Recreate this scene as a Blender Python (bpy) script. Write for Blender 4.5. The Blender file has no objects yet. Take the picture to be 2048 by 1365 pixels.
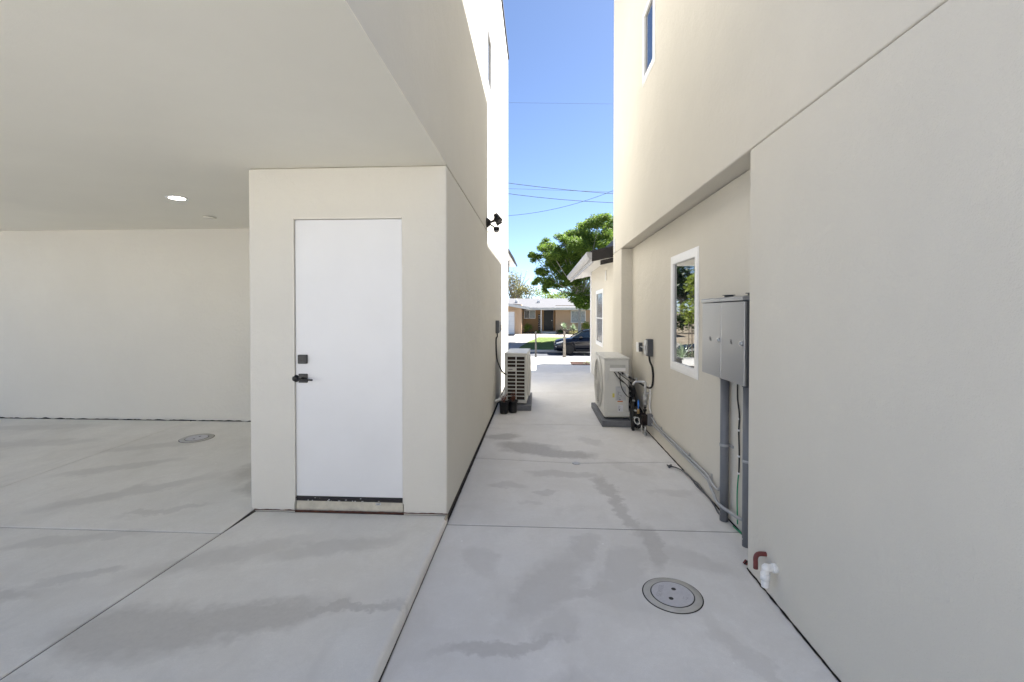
import bpy, bmesh, math, random
from mathutils import Vector, Matrix, noise
random.seed(7)
R = math.radians
scn = bpy.context.scene
COL = scn.collection
# ------------------------------------------------------------------ camera
cam = bpy.data.cameras.new('camera'); camo = bpy.data.objects.new('camera', cam); COL.objects.link(camo)
cam.sensor_width = 36; cam.lens = 905/2048*36
cam.shift_y = -45.8/2048; cam.clip_start = .05; cam.clip_end = 2000
camo.location = (0, 0, 1.53)
camo.rotation_euler = (R(90-.74), 0, math.atan(51/905))
scn.camera = camo
# ------------------------------------------------------------------ light
SUN_AZ = math.atan2(1.91, 1.61)            # from +Y towards +X
SUN_EL = math.atan(1.30)
w = bpy.data.worlds.new('World'); scn.world = w; w.use_nodes = True
nt = w.node_tree; bg = nt.nodes['Background']
sky = nt.nodes.new('ShaderNodeTexSky'); sky.sky_type = 'NISHITA'; sky.sun_disc = False
sky.sun_elevation = SUN_EL; sky.sun_rotation = SUN_AZ
sky.altitude = 0; sky.air_density = .5; sky.dust_density = .25; sky.ozone_density = 2.5
nt.links.new(sky.outputs[0], bg.inputs[0]); bg.inputs[1].default_value = .06
sun = bpy.data.lights.new('sun', 'SUN'); sun.energy = 5.0; sun.angle = R(.55); sun.color = (1, .972, .93)
suno = bpy.data.objects.new('sun', sun); COL.objects.link(suno)
sd = Vector((math.sin(SUN_AZ)*math.cos(SUN_EL), math.cos(SUN_AZ)*math.cos(SUN_EL), math.sin(SUN_EL)))
suno.rotation_euler = sd.to_track_quat('Z', 'Y').to_euler(); suno.location = (20, 20, 40)
scn.view_settings.view_transform = 'Standard'; scn.view_settings.look = 'None'
scn.view_settings.exposure = 2.35; scn.view_settings.gamma = 1
scn.render.engine = 'CYCLES'
scn.cycles.max_bounces = 10; scn.cycles.diffuse_bounces = 7

# ------------------------------------------------------------------ materials
MATS = {}
class NG:
    def __init__(s, name):
        s.m = bpy.data.materials.new(name); s.m.use_nodes = True; s.t = s.m.node_tree; s.b = s.t.nodes['Principled BSDF']
        MATS[name] = s.m
    def n(s, typ, **kw):
        x = s.t.nodes.new(typ)
        for k, v in kw.items():
            if k.startswith('i_'):
                key = k[2:]; key = int(key) if key.isdigit() else key
                x.inputs[key].default_value = v
            else: setattr(x, k, v)
        return x
    def l(s, a, b): s.t.links.new(a, b)
    def coord(s): return s.n('ShaderNodeTexCoord').outputs['Object']
    def noise(s, vec, scale, detail=3, rough=.55, dist=0):
        x = s.n('ShaderNodeTexNoise'); x.inputs['Scale'].default_value = scale; x.inputs['Detail'].default_value = detail
        x.inputs['Roughness'].default_value = rough; x.inputs['Distortion'].default_value = dist
        s.l(vec, x.inputs['Vector']); return x.outputs['Fac']
    def ramp(s, f, a, b, lo=0., hi=1.):
        x = s.n('ShaderNodeMapRange'); x.inputs[1].default_value = a; x.inputs[2].default_value = b
        x.inputs[3].default_value = lo; x.inputs[4].default_value = hi; s.l(f, x.inputs[0]); return x.outputs[0]
    def mix(s, f, a, b):
        x = s.n('ShaderNodeMix', data_type='RGBA')
        if isinstance(f, (int, float)): x.inputs[0].default_value = f
        else: s.l(f, x.inputs[0])
        for k, v in ((6, a), (7, b)):
            if isinstance(v, (tuple, list)): x.inputs[k].default_value = (*v[:3], 1)
            else: s.l(v, x.inputs[k])
        return x.outputs[2]
    def math(s, op, a, b=None):
        x = s.n('ShaderNodeMath', operation=op)
        for k, v in ((0, a), (1, b)):
            if v is None: continue
            if isinstance(v, (int, float)): x.inputs[k].default_value = v
            else: s.l(v, x.inputs[k])
        return x.outputs[0]
    def bump(s, h, strength, dist=.01):
        x = s.n('ShaderNodeBump'); x.inputs['Strength'].default_value = strength; x.inputs['Distance'].default_value = dist
        s.l(h, x.inputs['Height']); s.l(x.outputs[0], s.b.inputs['Normal'])
    def col(s, c):
        if isinstance(c, (tuple, list)): s.b.inputs['Base Color'].default_value = (*c[:3], 1)
        else: s.l(c, s.b.inputs['Base Color'])
    def set(s, rough=.5, metal=0, spec=.5, ior=None):
        s.b.inputs['Roughness'].default_value = rough; s.b.inputs['Metallic'].default_value = metal
        s.b.inputs['Specular IOR Level'].default_value = spec
        if ior: s.b.inputs['IOR'].default_value = ior

def mat(name, color, rough=.5, metal=0, spec=.5, var=.06, vscale=6, bump=0, bscale=120, ior=None, bdist=.004):
    """a painted / plastic / metal surface with slight procedural unevenness"""
    if name in MATS: return MATS[name]
    g = NG(name); c = g.coord(); g.set(rough, metal, spec, ior)
    if var:
        f = g.ramp(g.noise(c, vscale, 4), .3, .7)
        a = [x*(1-var) for x in color]; b = [min(1, x*(1+var)) for x in color]
        g.col(g.mix(f, a, b))
        g.l(g.ramp(g.noise(c, vscale*2.3, 3), .3, .7, max(0, rough-.06), min(1, rough+.06)), g.b.inputs['Roughness'])
    else: g.col(color)
    if bump: g.bump(g.noise(c, bscale, 2), bump, bdist)
    return g.m

def stucco(name, color, fine=1.0):
    g = NG(name); c = g.coord(); g.set(.92, 0, .25)
    big = g.ramp(g.noise(c, .55, 4, .6), .3, .7); mid = g.ramp(g.noise(c, 5, 5, .65), .3, .7)
    gr = g.noise(c, 260, 2, .6)
    a = [x*.935 for x in color]; b = [x*1.035 for x in color]
    cc = g.mix(big, a, b); cc = g.mix(g.math('MULTIPLY', mid, .35), cc, [x*.96 for x in color])
    sp = g.ramp(gr, .25, .75, .0, .30)
    cc = g.mix(sp, cc, [x*.86 for x in color]); g.col(cc)
    h = g.math('ADD', g.math('MULTIPLY', g.noise(c, 170, 3, .6), .6), g.math('MULTIPLY', g.noise(c, 28, 4, .5), .9))
    h = g.math('ADD', h, g.math('MULTIPLY', g.noise(c, 4.5, 3, .5), 2.2))
    g.bump(h, .60*fine, .006); return g.m

def concrete(name, color, stains=(), dark=.72, warm=None):
    g = NG(name); c = g.coord(); g.set(.62, 0, .42)
    mp = g.n('ShaderNodeMapping'); g.l(c, mp.inputs[0]); mp.inputs['Rotation'].default_value = (0, 0, R(-52)); mp.inputs['Scale'].default_value = (1, .68, 1)
    sv = mp.outputs[0]
    big = g.ramp(g.noise(sv, 1.1, 5, .6, .6), .34, .66); mid = g.ramp(g.noise(sv, 5.2, 5, .62, .4), .3, .7)
    cc = g.mix(big, [x*.88 for x in color], [x*1.07 for x in color])
    cc = g.mix(g.math('MULTIPLY', mid, .5), cc, [x*1.02*k for x, k in zip(color, (.98, 1, 1.02))])
    m2 = g.ramp(g.noise(c, 2.9, 8, .72, .3), .44, .60); cc = g.mix(g.math('MULTIPLY', m2, .34), cc, [x*.80*k for x, k in zip(color, (1.01, 1, .97))])
    m3 = g.ramp(g.noise(c, 11, 7, .7), .56, .70); cc = g.mix(g.math('MULTIPLY', m3, .25), cc, [min(1, x*1.16) for x in color])
    # soft, blotchy curing marks
    bl = g.ramp(g.noise(sv, 2.3, 5, .58, 1.4), .56, .70); cc = g.mix(g.math('MULTIPLY', bl, .32), cc, [x*dark for x in color])
    if stains:
        nz = g.n('ShaderNodeTexNoise'); nz.inputs['Scale'].default_value = 5.0; nz.inputs['Detail'].default_value = 8; nz.inputs['Roughness'].default_value = .66; g.l(c, nz.inputs['Vector'])
        sub = g.n('ShaderNodeVectorMath', operation='SUBTRACT'); g.l(nz.outputs['Color'], sub.inputs[0]); sub.inputs[1].default_value = (.5, .5, .5)
        sc = g.n('ShaderNodeVectorMath', operation='SCALE'); g.l(sub.outputs[0], sc.inputs[0]); sc.inputs['Scale'].default_value = .34
        ad = g.n('ShaderNodeVectorMath', operation='ADD'); g.l(c, ad.inputs[0]); g.l(sc.outputs[0], ad.inputs[1])
        fl = g.n('ShaderNodeVectorMath', operation='MULTIPLY'); g.l(ad.outputs[0], fl.inputs[0]); fl.inputs[1].default_value = (1, 1, 0)
        acc = None
        for (x, y, rx, ry, an, st) in stains:
            m = g.n('ShaderNodeMapping', vector_type='TEXTURE'); g.l(fl.outputs[0], m.inputs[0])
            m.inputs['Location'].default_value = (x, y, 0); m.inputs['Rotation'].default_value = (0, 0, R(an)); m.inputs['Scale'].default_value = (rx, ry, 1)
            ln = g.n('ShaderNodeVectorMath', operation='LENGTH'); g.l(m.outputs[0], ln.inputs[0])
            f = g.ramp(ln.outputs['Value'], .66, 1.13, st*.78, 0)
            acc = f if acc is None else g.math('MAXIMUM', acc, f)
        cc = g.mix(acc, cc, [x*.50*k for x, k in zip(color, (1, .985, .96))])
        g.l(g.math('SUBTRACT', .64, g.math('MULTIPLY', acc, .12)), g.b.inputs['Roughness'])
    fine = g.ramp(g.noise(c, 38, 6, .7), .35, .65, 0, .30); cc = g.mix(fine, cc, [x*.84 for x in color])
    # grit, pale flecks and dark specks
    sp = g.ramp(g.noise(c, 240, 2, .5), .3, .7, 0, .34); cc = g.mix(sp, cc, [x*.74 for x in color])
    v = g.n('ShaderNodeTexVoronoi'); v.inputs['Scale'].default_value = 3.1; g.l(c, v.inputs['Vector'])
    fk = g.ramp(v.outputs['Distance'], .012, .026, .7, 0); cc = g.mix(fk, cc, [min(1, x*1.6) for x in color])
    v2 = g.n('ShaderNodeTexVoronoi'); v2.inputs['Scale'].default_value = 2.2; g.l(sv, v2.inputs['Vector'])
    fk2 = g.ramp(v2.outputs['Distance'], .010, .018, .75, 0); cc = g.mix(fk2, cc, [x*.25 for x in color])
    g.col(cc)
    h = g.math('ADD', g.math('MULTIPLY', g.noise(c, 210, 3), .5), g.math('MULTIPLY', g.noise(sv, 9, 4), .9))
    g.bump(h, .22, .004); return g.m

def leafmat(name, c1, c2, trans=.35):
    g = NG(name); g.set(.55, 0, .35)
    oi = g.n('ShaderNodeNewGeometry').outputs['Random Per Island']
    cc = g.mix(oi, c1, c2); g.col(cc)
    tr = g.n('ShaderNodeBsdfTranslucent'); g.l(cc, tr.inputs[0])
    mx = g.n('ShaderNodeMixShader'); mx.inputs[0].default_value = trans
    out = g.t.nodes['Material Output']; g.l(g.b.outputs[0], mx.inputs[1]); g.l(tr.outputs[0], mx.inputs[2]); g.l(mx.outputs[0], out.inputs[0])
    return g.m

def emit(name, c, s):
    g = NG(name); g.col(c); g.b.inputs['Emission Color'].default_value = (*c, 1); g.b.inputs['Emission Strength'].default_value = s; return g.m

WALL = stucco('cream_stucco', (.625, .606, .555))
CEIL = stucco('ceiling_stucco', (.82, .79, .695), .25)
WALLR = stucco('pale_cream_stucco', (.655, .624, .556))
WHITE = mat('white_paint', (.67, .675, .69), .38, var=.02, vscale=3, bump=.03, bscale=90)
VINYL = mat('white_vinyl', (.80, .80, .80), .35, var=.03)
DARKGAP = mat('dark_gap', (.012, .0095, .0075), .95, var=.5, vscale=30, bump=.6, bscale=60)
BLACK = mat('black_rubber', (.0045, .0045, .005), .5, var=.25, vscale=20)
BLACKM = mat('matte_black_metal', (.012, .012, .013), .42, .3, var=.1, vscale=12)
GUN = mat('gunmetal', (.040, .041, .044), .42, .7, var=.1, vscale=14)
STEEL = mat('grey_painted_steel', (.33, .34, .36), .30, .5, var=0)
STEELD = mat('dark_grey_steel', (.085, .092, .105), .42, .5, var=.08, vscale=9)
GALV = mat('galvanised', (.50, .51, .52), .38, .8, var=.12, vscale=25)
PVCG = mat('grey_conduit', (.165, .172, .19), .45, 0, .45, var=.06, vscale=8)
CONDL = mat('light_grey_conduit', (.36, .37, .39), .42, .3, var=.08, vscale=14)
PLAST = mat('ac_casing', (.60, .595, .565), .42, var=.03, vscale=5)
PLASTD = mat('ac_casing_grey', (.44, .44, .42), .5, var=.04)
PAD = mat('grey_pad', (.14, .147, .165), .8, var=.10, vscale=12, bump=.5, bscale=150)
COIL = mat('coil_brown', (.028, .016, .009), .7, .2, var=.5, vscale=60)
PANE = mat('window_glass', (.010, .013, .015), .02, 0, .9, var=0, ior=2.5)
PANES = mat('screened_glass', (.075, .08, .085), .22, 0, .6, var=.15, vscale=2)
DARKW = mat('dark_brown_trim', (.014, .011, .010), .6, var=.2, vscale=10)
GREYT = mat('grey_gutter', (.33, .33, .345), .45, var=.06)
MAROON = mat('maroon_pipe', (.16, .035, .032), .38, var=.25, vscale=30)
PVCW = mat('white_pvc', (.80, .80, .79), .3, var=.03, vscale=30)
BLUE = mat('blue_tag', (.03, .22, .75), .4, var=.05)
GREENW = mat('green_wire', (.02, .28, .13), .4, var=.05)
BRASS = mat('brass', (.42, .30, .16), .4, .8, var=.2, vscale=40)
RUST = mat('dark_rusty_box', (.014, .008, .006), .7, .3, var=.4, vscale=40)
YEL = mat('yellow_sticker', (.62, .55, .12), .5, var=.04)
ORG = mat('orange_sticker', (.55, .16, .05), .5, var=.04)
LBL = mat('label_paper', (.66, .67, .70), .5, var=.04)
LBLG = mat('label_grey', (.46, .47, .49), .5, var=.03)
INK = mat('ink', (.06, .06, .07), .5, var=0)
REDST = mat('reddish_screed', (.075, .030, .020), .8, var=.45, vscale=18, bump=.4)

# ------------------------------------------------------------------ mesh helpers
def bx(bm, x0, x1, y0, y1, z0, z1, bevel=0, seg=2, mi=0):
    r = bmesh.ops.create_cube(bm, size=1); vs = r['verts']
    for v in vs:
        v.co = Vector(((x0+x1)/2+v.co.x*(x1-x0), (y0+y1)/2+v.co.y*(y1-y0), (z0+z1)/2+v.co.z*(z1-z0)))
    fs = {f for v in vs for f in v.link_faces}
    for f in fs: f.material_index = mi
    if bevel:
        es = {e for v in vs for e in v.link_edges}
        r2 = bmesh.ops.bevel(bm, geom=list(es), offset=bevel, segments=seg, profile=.5, affect='EDGES', clamp_overlap=True)
        for f in r2['faces']: f.material_index = mi
    return vs
def prism(bm, pts, axis, a, b, mi=0):
    """polygon pts (2-D) extruded along axis from a to b"""
    def P(p, t):
        return {'X': (t, p[0], p[1]), 'Y': (p[0], t, p[1]), 'Z': (p[0], p[1], t)}[axis]
    v0 = [bm.verts.new(P(p, a)) for p in pts]; v1 = [bm.verts.new(P(p, b)) for p in pts]
    fs = [bm.faces.new(v0), bm.faces.new(v1[::-1])]
    n = len(pts)
    for i in range(n): fs.append(bm.faces.new((v0[i], v1[i], v1[(i+1) % n], v0[(i+1) % n])))
    for f in fs: f.material_index = mi
    bmesh.ops.recalc_face_normals(bm, faces=fs); return v0+v1
def cyl(bm, p0, p1, r0, r1=None, seg=20, mi=0, cap=True):
    p0 = Vector(p0); p1 = Vector(p1); r1 = r0 if r1 is None else r1
    d = (p1-p0); q = d.to_track_quat('Z', 'Y')
    A = []; Bv = []
    for i in range(seg):
        a = 2*math.pi*i/seg; o = Vector((math.cos(a), math.sin(a), 0))
        A.append(bm.verts.new(p0+q@(o*r0))); Bv.append(bm.verts.new(p1+q@(o*r1)))
    for i in range(seg):
        f = bm.faces.new((A[i], A[(i+1) % seg], Bv[(i+1) % seg], Bv[i])); f.smooth = True; f.material_index = mi
    if cap:
        f = bm.faces.new(A[::-1]); f.material_index = mi; f = bm.faces.new(Bv); f.material_index = mi
def catmull(pts, sub):
    P = [Vector(p) for p in pts]
    if len(P) < 3 or sub < 2: return P
    out = []
    for i in range(len(P)-1):
        a = P[max(i-1, 0)]; b = P[i]; c = P[i+1]; d = P[min(i+2, len(P)-1)]
        for k in range(sub):
            t = k/sub
            out.append(.5*((2*b)+(c-a)*t+(2*a-5*b+4*c-d)*t*t+(3*b-a-3*c+d)*t**3))
    out.append(P[-1]); return out
def tube(bm, pts, r, sub=6, seg=10, mi=0, r1=None):
    P = catmull(pts, sub); n = len(P); rings = []; up = Vector((0, 0, 1)); prev = None
    for i, p in enumerate(P):
        t = (P[min(i+1, n-1)]-P[max(i-1, 0)]).normalized()
        if prev is None:
            a = t.cross(up); a = a if a.length > .05 else t.cross(Vector((1, 0, 0)))
        else: a = prev-t*prev.dot(t)
        a.normalize(); prev = a; b = t.cross(a)
        rr = r if r1 is None else r+(r1-r)*i/(n-1)
        rings.append([bm.verts.new(p+(a*math.cos(2*math.pi*k/seg)+b*math.sin(2*math.pi*k/seg))*rr) for k in range(seg)])
    for i in range(n-1):
        for k in range(seg):
            f = bm.faces.new((rings[i][k], rings[i][(k+1) % seg], rings[i+1][(k+1) % seg], rings[i+1][k])); f.smooth = True; f.material_index = mi
    bm.faces.new(rings[0][::-1]).material_index = mi; bm.faces.new(rings[-1]).material_index = mi
def lathe(bm, prof, c, axis='Z', seg=28, mi=0):
    """prof: list of (radius, height); revolved about axis through c"""
    c = Vector(c); rings = []
    for (r, h) in prof:
        ring = []
        for k in range(seg):
            a = 2*math.pi*k/seg; u, v = r*math.cos(a), r*math.sin(a)
            o = {'Z': (u, v, h), 'X': (h, u, v), 'Y': (u, h, v)}[axis]
            ring.append(bm.verts.new(c+Vector(o)))
        rings.append(ring)
    fs = []
    for i in range(len(rings)-1):
        for k in range(seg):
            f = bm.faces.new((rings[i][k], rings[i][(k+1) % seg], rings[i+1][(k+1) % seg], rings[i+1][k])); f.smooth = True; f.material_index = mi; fs.append(f)
    for rg in (rings[0], rings[-1]):
        f = bm.faces.new(rg); f.material_index = mi; fs.append(f)
    bmesh.ops.recalc_face_normals(bm, faces=fs)
def Wm(o):
    m = o.matrix_basis.copy()
    while o.parent: o = o.parent; m = o.matrix_basis @ m
    return m
def NB(): return bmesh.new()
def obj(name, bm, m, parent=None, label=None, cat=None, group=None, kind=None, origin=None, smooth=None):
    if origin is not None and parent is None: bm.transform(Matrix.Translation(-Vector(origin)))
    if parent is not None: bm.transform(Wm(parent).inverted())
    me = bpy.data.meshes.new(name); bm.to_mesh(me); bm.free()
    for k in (m if isinstance(m, (list, tuple)) else [m]): me.materials.append(k)
    o = bpy.data.objects.new(name, me); COL.objects.link(o)
    if origin is not None and parent is None: o.location = origin
    if parent is not None: o.parent = parent
    tagit(o, label, cat, group, kind)
    return o
def tagit(o, label=None, cat=None, group=None, kind=None):
    if label: o['label'] = label
    if cat: o['category'] = cat
    if group: o['group'] = group
    if kind: o['kind'] = kind
def thing(name, loc, label, cat, group=None, rz=0):
    o = bpy.data.objects.new(name, None); COL.objects.link(o); o.location = loc; o.rotation_euler = (0, 0, rz)
    o.empty_display_size = .1; tagit(o, label, cat, group); return o
def copy_tree(o, parent=None):
    c = o.copy(); COL.objects.link(c); c.parent = parent
    for ch in [q for q in o.children]: copy_tree(ch, c)
    return c
def cut(o, boxes):
    """subtract world-space boxes from object o"""
    for (x0, x1, y0, y1, z0, z1) in boxes:
        bm = NB(); bx(bm, x0, x1, y0, y1, z0, z1); bm.transform(Wm(o).inverted())
        me = bpy.data.meshes.new('c'); bm.to_mesh(me); bm.free(); c = bpy.data.objects.new('c', me); COL.objects.link(c)
        c.matrix_world = Wm(o)
        bpy.context.view_layer.update()
        md = o.modifiers.new('b', 'BOOLEAN'); md.object = c; md.operation = 'DIFFERENCE'; md.solver = 'EXACT'
        bpy.context.view_layer.update()
        dg = bpy.context.evaluated_depsgraph_get(); nm = bpy.data.meshes.new_from_object(o.evaluated_get(dg))
        o.modifiers.clear(); old = o.data; o.data = nm; nm.name = o.name
        bpy.data.objects.remove(c); bpy.data.meshes.remove(me)
def cutcyl(o, cyls):
    for (p0, p1, r) in cyls:
        bm = NB(); cyl(bm, p0, p1, r, seg=40)
        me = bpy.data.meshes.new('c'); bm.to_mesh(me); bm.free(); c = bpy.data.objects.new('c', me); COL.objects.link(c)
        md = o.modifiers.new('b', 'BOOLEAN'); md.object = c; md.operation = 'DIFFERENCE'; md.solver = 'EXACT'
        bpy.context.view_layer.update(); dg = bpy.context.evaluated_depsgraph_get(); nm = bpy.data.meshes.new_from_object(o.evaluated_get(dg))
        o.modifiers.clear(); o.data = nm; bpy.data.objects.remove(c); bpy.data.meshes.remove(me)
def textmesh(s, size, mtx, m, name, parent, ext=.001, align='CENTER'):
    cu = bpy.data.curves.new('t', 'FONT'); cu.body = s; cu.size = size; cu.extrude = ext; cu.align_x = align; cu.align_y = 'CENTER'
    o = bpy.data.objects.new('t', cu); COL.objects.link(o); bpy.context.view_layer.update()
    me = bpy.data.meshes.new_from_object(o.evaluated_get(bpy.context.evaluated_depsgraph_get()))
    bpy.data.objects.remove(o); bm = NB(); bm.from_mesh(me); bm.transform(mtx)
    return obj(name, bm, m, parent)
def strip_ragged(bm, p0, p1, wv, h0, h1, n, seed=0, mi=0):
    """a ragged strip from p0 to p1, spreading along wv by h0..h1"""
    p0 = Vector(p0); p1 = Vector(p1); wv = Vector(wv); prev = None
    for i in range(n+1):
        t = i/n; p = p0.lerp(p1, t)
        k = .5+.5*noise.noise(Vector((t*n*.23, seed, 0)))*1.5+.22*noise.noise(Vector((t*n*.8, seed+5, 0)))
        h = h0+(h1-h0)*min(1, max(0, k))
        a = bm.verts.new(p); b = bm.verts.new(p+wv*h)
        if prev: f = bm.faces.new((prev[0], a, b, prev[1])); f.material_index = mi
        prev = (a, b)

# ================================================================== GROUND
def T(y):
    pr = [(-400, -.02), (15.6, -.02), (16.2, -.12), (23.4, -1.13), (23.6, -1.30), (32.0, -1.30), (32.3, -1.14), (40, -.52), (45, -.36), (60, -.32), (900, -.3)]
    for (a, za), (b, zb) in zip(pr, pr[1:]):
        if a <= y <= b: return za+(zb-za)*(y-a)/(b-a)
    return pr[-1][1]
def sheet(name, x0, x1, y0, y1, m, off=0, nx=1, ny=20, kind='structure', xf=None, wob=0):
    bm = NB(); ys = [y0+(y1-y0)*j/ny for j in range(ny+1)]
    for q in (15.6, 16.2, 23.4, 23.6, 32.0, 32.3, 40, 45):
        if y0 < q < y1: ys.append(q)
    ys = sorted(set(ys)); rows = []
    for y in ys:
        a, b = (x0, x1) if xf is None else xf(y)
        rows.append([bm.verts.new((a+(b-a)*i/nx, y, T(y)+off)) for i in range(nx+1)])
    for r0, r1 in zip(rows, rows[1:]):
        for i in range(nx): bm.faces.new((r0[i], r0[i+1], r1[i+1], r1[i]))
    return obj(name, bm, m, kind=kind)
g = NG('dry_soil'); c = g.coord(); g.set(.95, 0, .2)
g.col(g.mix(g.ramp(g.noise(c, .8, 6), .3, .7), (.16, .13, .095), (.26, .22, .165))); g.bump(g.noise(c, 25, 4), .6, .03); SOIL = g.m
g = NG('asphalt'); c = g.coord(); g.set(.85, 0, .35)
g.col(g.mix(g.ramp(g.noise(c, .35, 6, .65), .3, .7), (.05, .052, .058), (.09, .092, .10))); g.bump(g.noise(c, 60, 3), .5, .01); ASPH = g.m
g = NG('lawn_grass'); c = g.coord(); g.set(.8, 0, .2)
gc = g.mix(g.ramp(g.noise(c, .9, 6, .7), .35, .65), (.075, .105, .020), (.14, .17, .035))
gc = g.mix(g.ramp(g.noise(c, 45, 3, .7), .3, .7, 0, .6), gc, (.04, .085, .012)); g.col(gc); g.bump(g.noise(c, 70, 3), .8, .03); LAWN = g.m
g = NG('red_mulch'); c = g.coord(); g.set(.95, 0, .1)
g.col(g.mix(g.ramp(g.noise(c, 24, 5, .7), .35, .65), (.03, .016, .012), (.075, .045, .036))); g.bump(g.noise(c, 40, 4), 1, .03); MULCH = g.m
sheet('ground', -400, 400, -200, 900, SOIL, -.03, 4, 60)
sheet('road', -120, 120, 23.6, 32.0, ASPH, .01, 4, 10)
FCON = concrete('far_concrete', (.64, .615, .57)); SCON = concrete('sunlit_concrete', (.43, .425, .41))
sheet('sidewalk', -60, 60, 20.6, 22.2, FCON, .006, 4, 4)
# far kerb
bm = NB(); bx(bm, -60, 60, 31.98, 32.14, -1.4, -1.13, .02); obj('kerb', bm, FCON, kind='structure')
bm = NB(); bx(bm, -60, 60, 23.42, 23.58, -1.4, -1.11, .02); obj('kerb', bm, FCON, kind='structure')
sheet('driveway', 0, 0, 32.16, 41.4, concrete('driveway_concrete', (.26, .245, .225)), .02, 2, 14, xf=lambda y: (-8, -1.35+max(0, y-33.2)*.22+.10*max(0, y-36)))
sheet('lawn', 0, 0, 32.16, 38.6, LAWN, .03, 2, 14, xf=lambda y: (-1.33+max(0, y-33.2)*.22+.10*max(0, y-36), 30))
sheet('path', -1.6, 12, 38.6, 40.6, MATS['driveway_concrete'], .035, 2, 4)
JGREY = mat('joint_dirt', (.085, .078, .07), .95, var=.4, vscale=25)
# ---- walkway slabs (real joints between the pours)
WST = [(.05, 2.52, .42, .16, 60, .55), (.30, 2.95, .22, .10, 70, .5), (-.15, 2.05, .34, .06, 12, .75), (.1, 2.2, .20, .10, 60, .4), (.75, 3.0, .09, .34, -8, .75), (.66, 3.45, .07, .40, 8, .75),
       (.62, 3.9, .07, .42, 6, .85), (.52, 2.72, .30, .12, 65, .5), (-.35, 2.75, .12, .2, 30, .4), (.6, 4.0, .08, .28, 14, .7), (.25, 4.28, .38, .09, -6, .6), (.35, 2.5, .34, .06, 16, .5), (.20, 1.72, .16, .22, 20, .5), (-.1, 5.08, .42, .24, -24, 1.25), (.22, 4.90, .45, .14, -8, 1.2), (-.42, 5.55, .22, .16, 20, 1.1),
       (-.28, 3.98, .16, .07, 0, .5), (.05, 3.85, .14, .05, 0, .5), (.9, 4.5, .10, .30, 40, .4), (.62, 5.4, .10, .26, 30, .5), (1.0, 1.9, .06, .55, 24, .35), (.55, 2.45, .26, .24, 0, .38),
       (.95, 2.85, .35, .12, -35, .45), (1.12, 3.9, .24, .08, 0, .4), (-.05, 3.62, .12, .04, 0, .35), (.2, 1.4, .3, .2, 0, .4)]
WCON = concrete('walkway_concrete', (.78, .765, .745), WST)
def slabset(name, quads, m, zf, thick=.10, kind='structure', bev=.010, bige=None):
    bm = NB()
    for q in quads:
        # q = 4 or more corner points, counter-clockwise; subdivided so that it can follow zf
        t = bmesh.new(); vs = [t.verts.new((x, y, 0)) for x, y in q]; f = t.faces.new(vs)
        r = bmesh.ops.extrude_face_region(t, geom=[f]); top = [v for v in r['geom'] if isinstance(v, bmesh.types.BMVert)]
        for v in top: v.co.z = 1
        bmesh.ops.recalc_face_normals(t, faces=t.faces[:])
        ed = [e for e in t.edges if all(v.co.z > .5 for v in e.verts)]
        for v in t.verts:
            v.co.z = zf(v.co.x, v.co.y)-(0 if v.co.z > .5 else thick)
        if bige is not None:
            e2 = [e for e in ed if all(abs(v.co.x-bige) < .001 for v in e.verts)]; ed = [e for e in ed if e not in e2]
            if e2: bmesh.ops.bevel(t, geom=e2, offset=.020, segments=4, profile=.5, affect='EDGES')
            ed = [e for e in ed if e.is_valid]
        bmesh.ops.bevel(t, geom=ed, offset=bev, segments=3, profile=.5, affect='EDGES')
        me = bpy.data.meshes.new('t'); t.to_mesh(me); t.free(); bm.from_mesh(me); bpy.data.meshes.remove(me)
    return obj(name, bm, m, kind=kind)
G = .0042
def dip(x, y): return 0
Q = []
X0, X1 = -.6525, 1.60
def rowq(y0, y1, b0=0, b1=0):      # the joint bows towards the drain by b
    return [(X0, y0+G), (.39, y0+G-b0), (X1, y0+G), (X1, y1-G), (.39, y1-G-b1), (X0, y1-G)]
Q += [rowq(-4, .45), rowq(.45, 3.215), rowq(3.215, 4.71, 0, .11), rowq(4.71, 6.17, .11, 0), rowq(6.17, 8.6), rowq(8.6, 11.3), rowq(11.3, 13.2)]
slabset('walkway', Q, WCON, dip, thick=.015, bev=.009)
slabset('front_walk', [[(-4, 13.2+G), (1.0, 13.2+G), (1.0, 15.6), (-4, 15.6)]], SCON, lambda x, y: 0, .06)
slabset('sidewalk', [[(1.0+G, 14.25), (9, 14.25), (9, 15.6), (1.0+G, 15.6)]], FCON, lambda x, y: 0, .06)
bm = NB(); bx(bm, 1.02, 6, 13.22, 14.22, -.1, -.004); obj('planting_bed', bm, MULCH, kind='structure')
JQ = [[(-.70, a), (.39, a), (1.7, a), (1.7, b), (.39, b), (-.70, b)] for a, b in ((-4, 3.2), (3.2, 4.6), (4.6, 6.2), (6.2, 13.3))]
slabset('joint_bed', JQ, JGREY, lambda x, y: dip(x, y)-.005, thick=.03, bev=0.0001)
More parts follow.
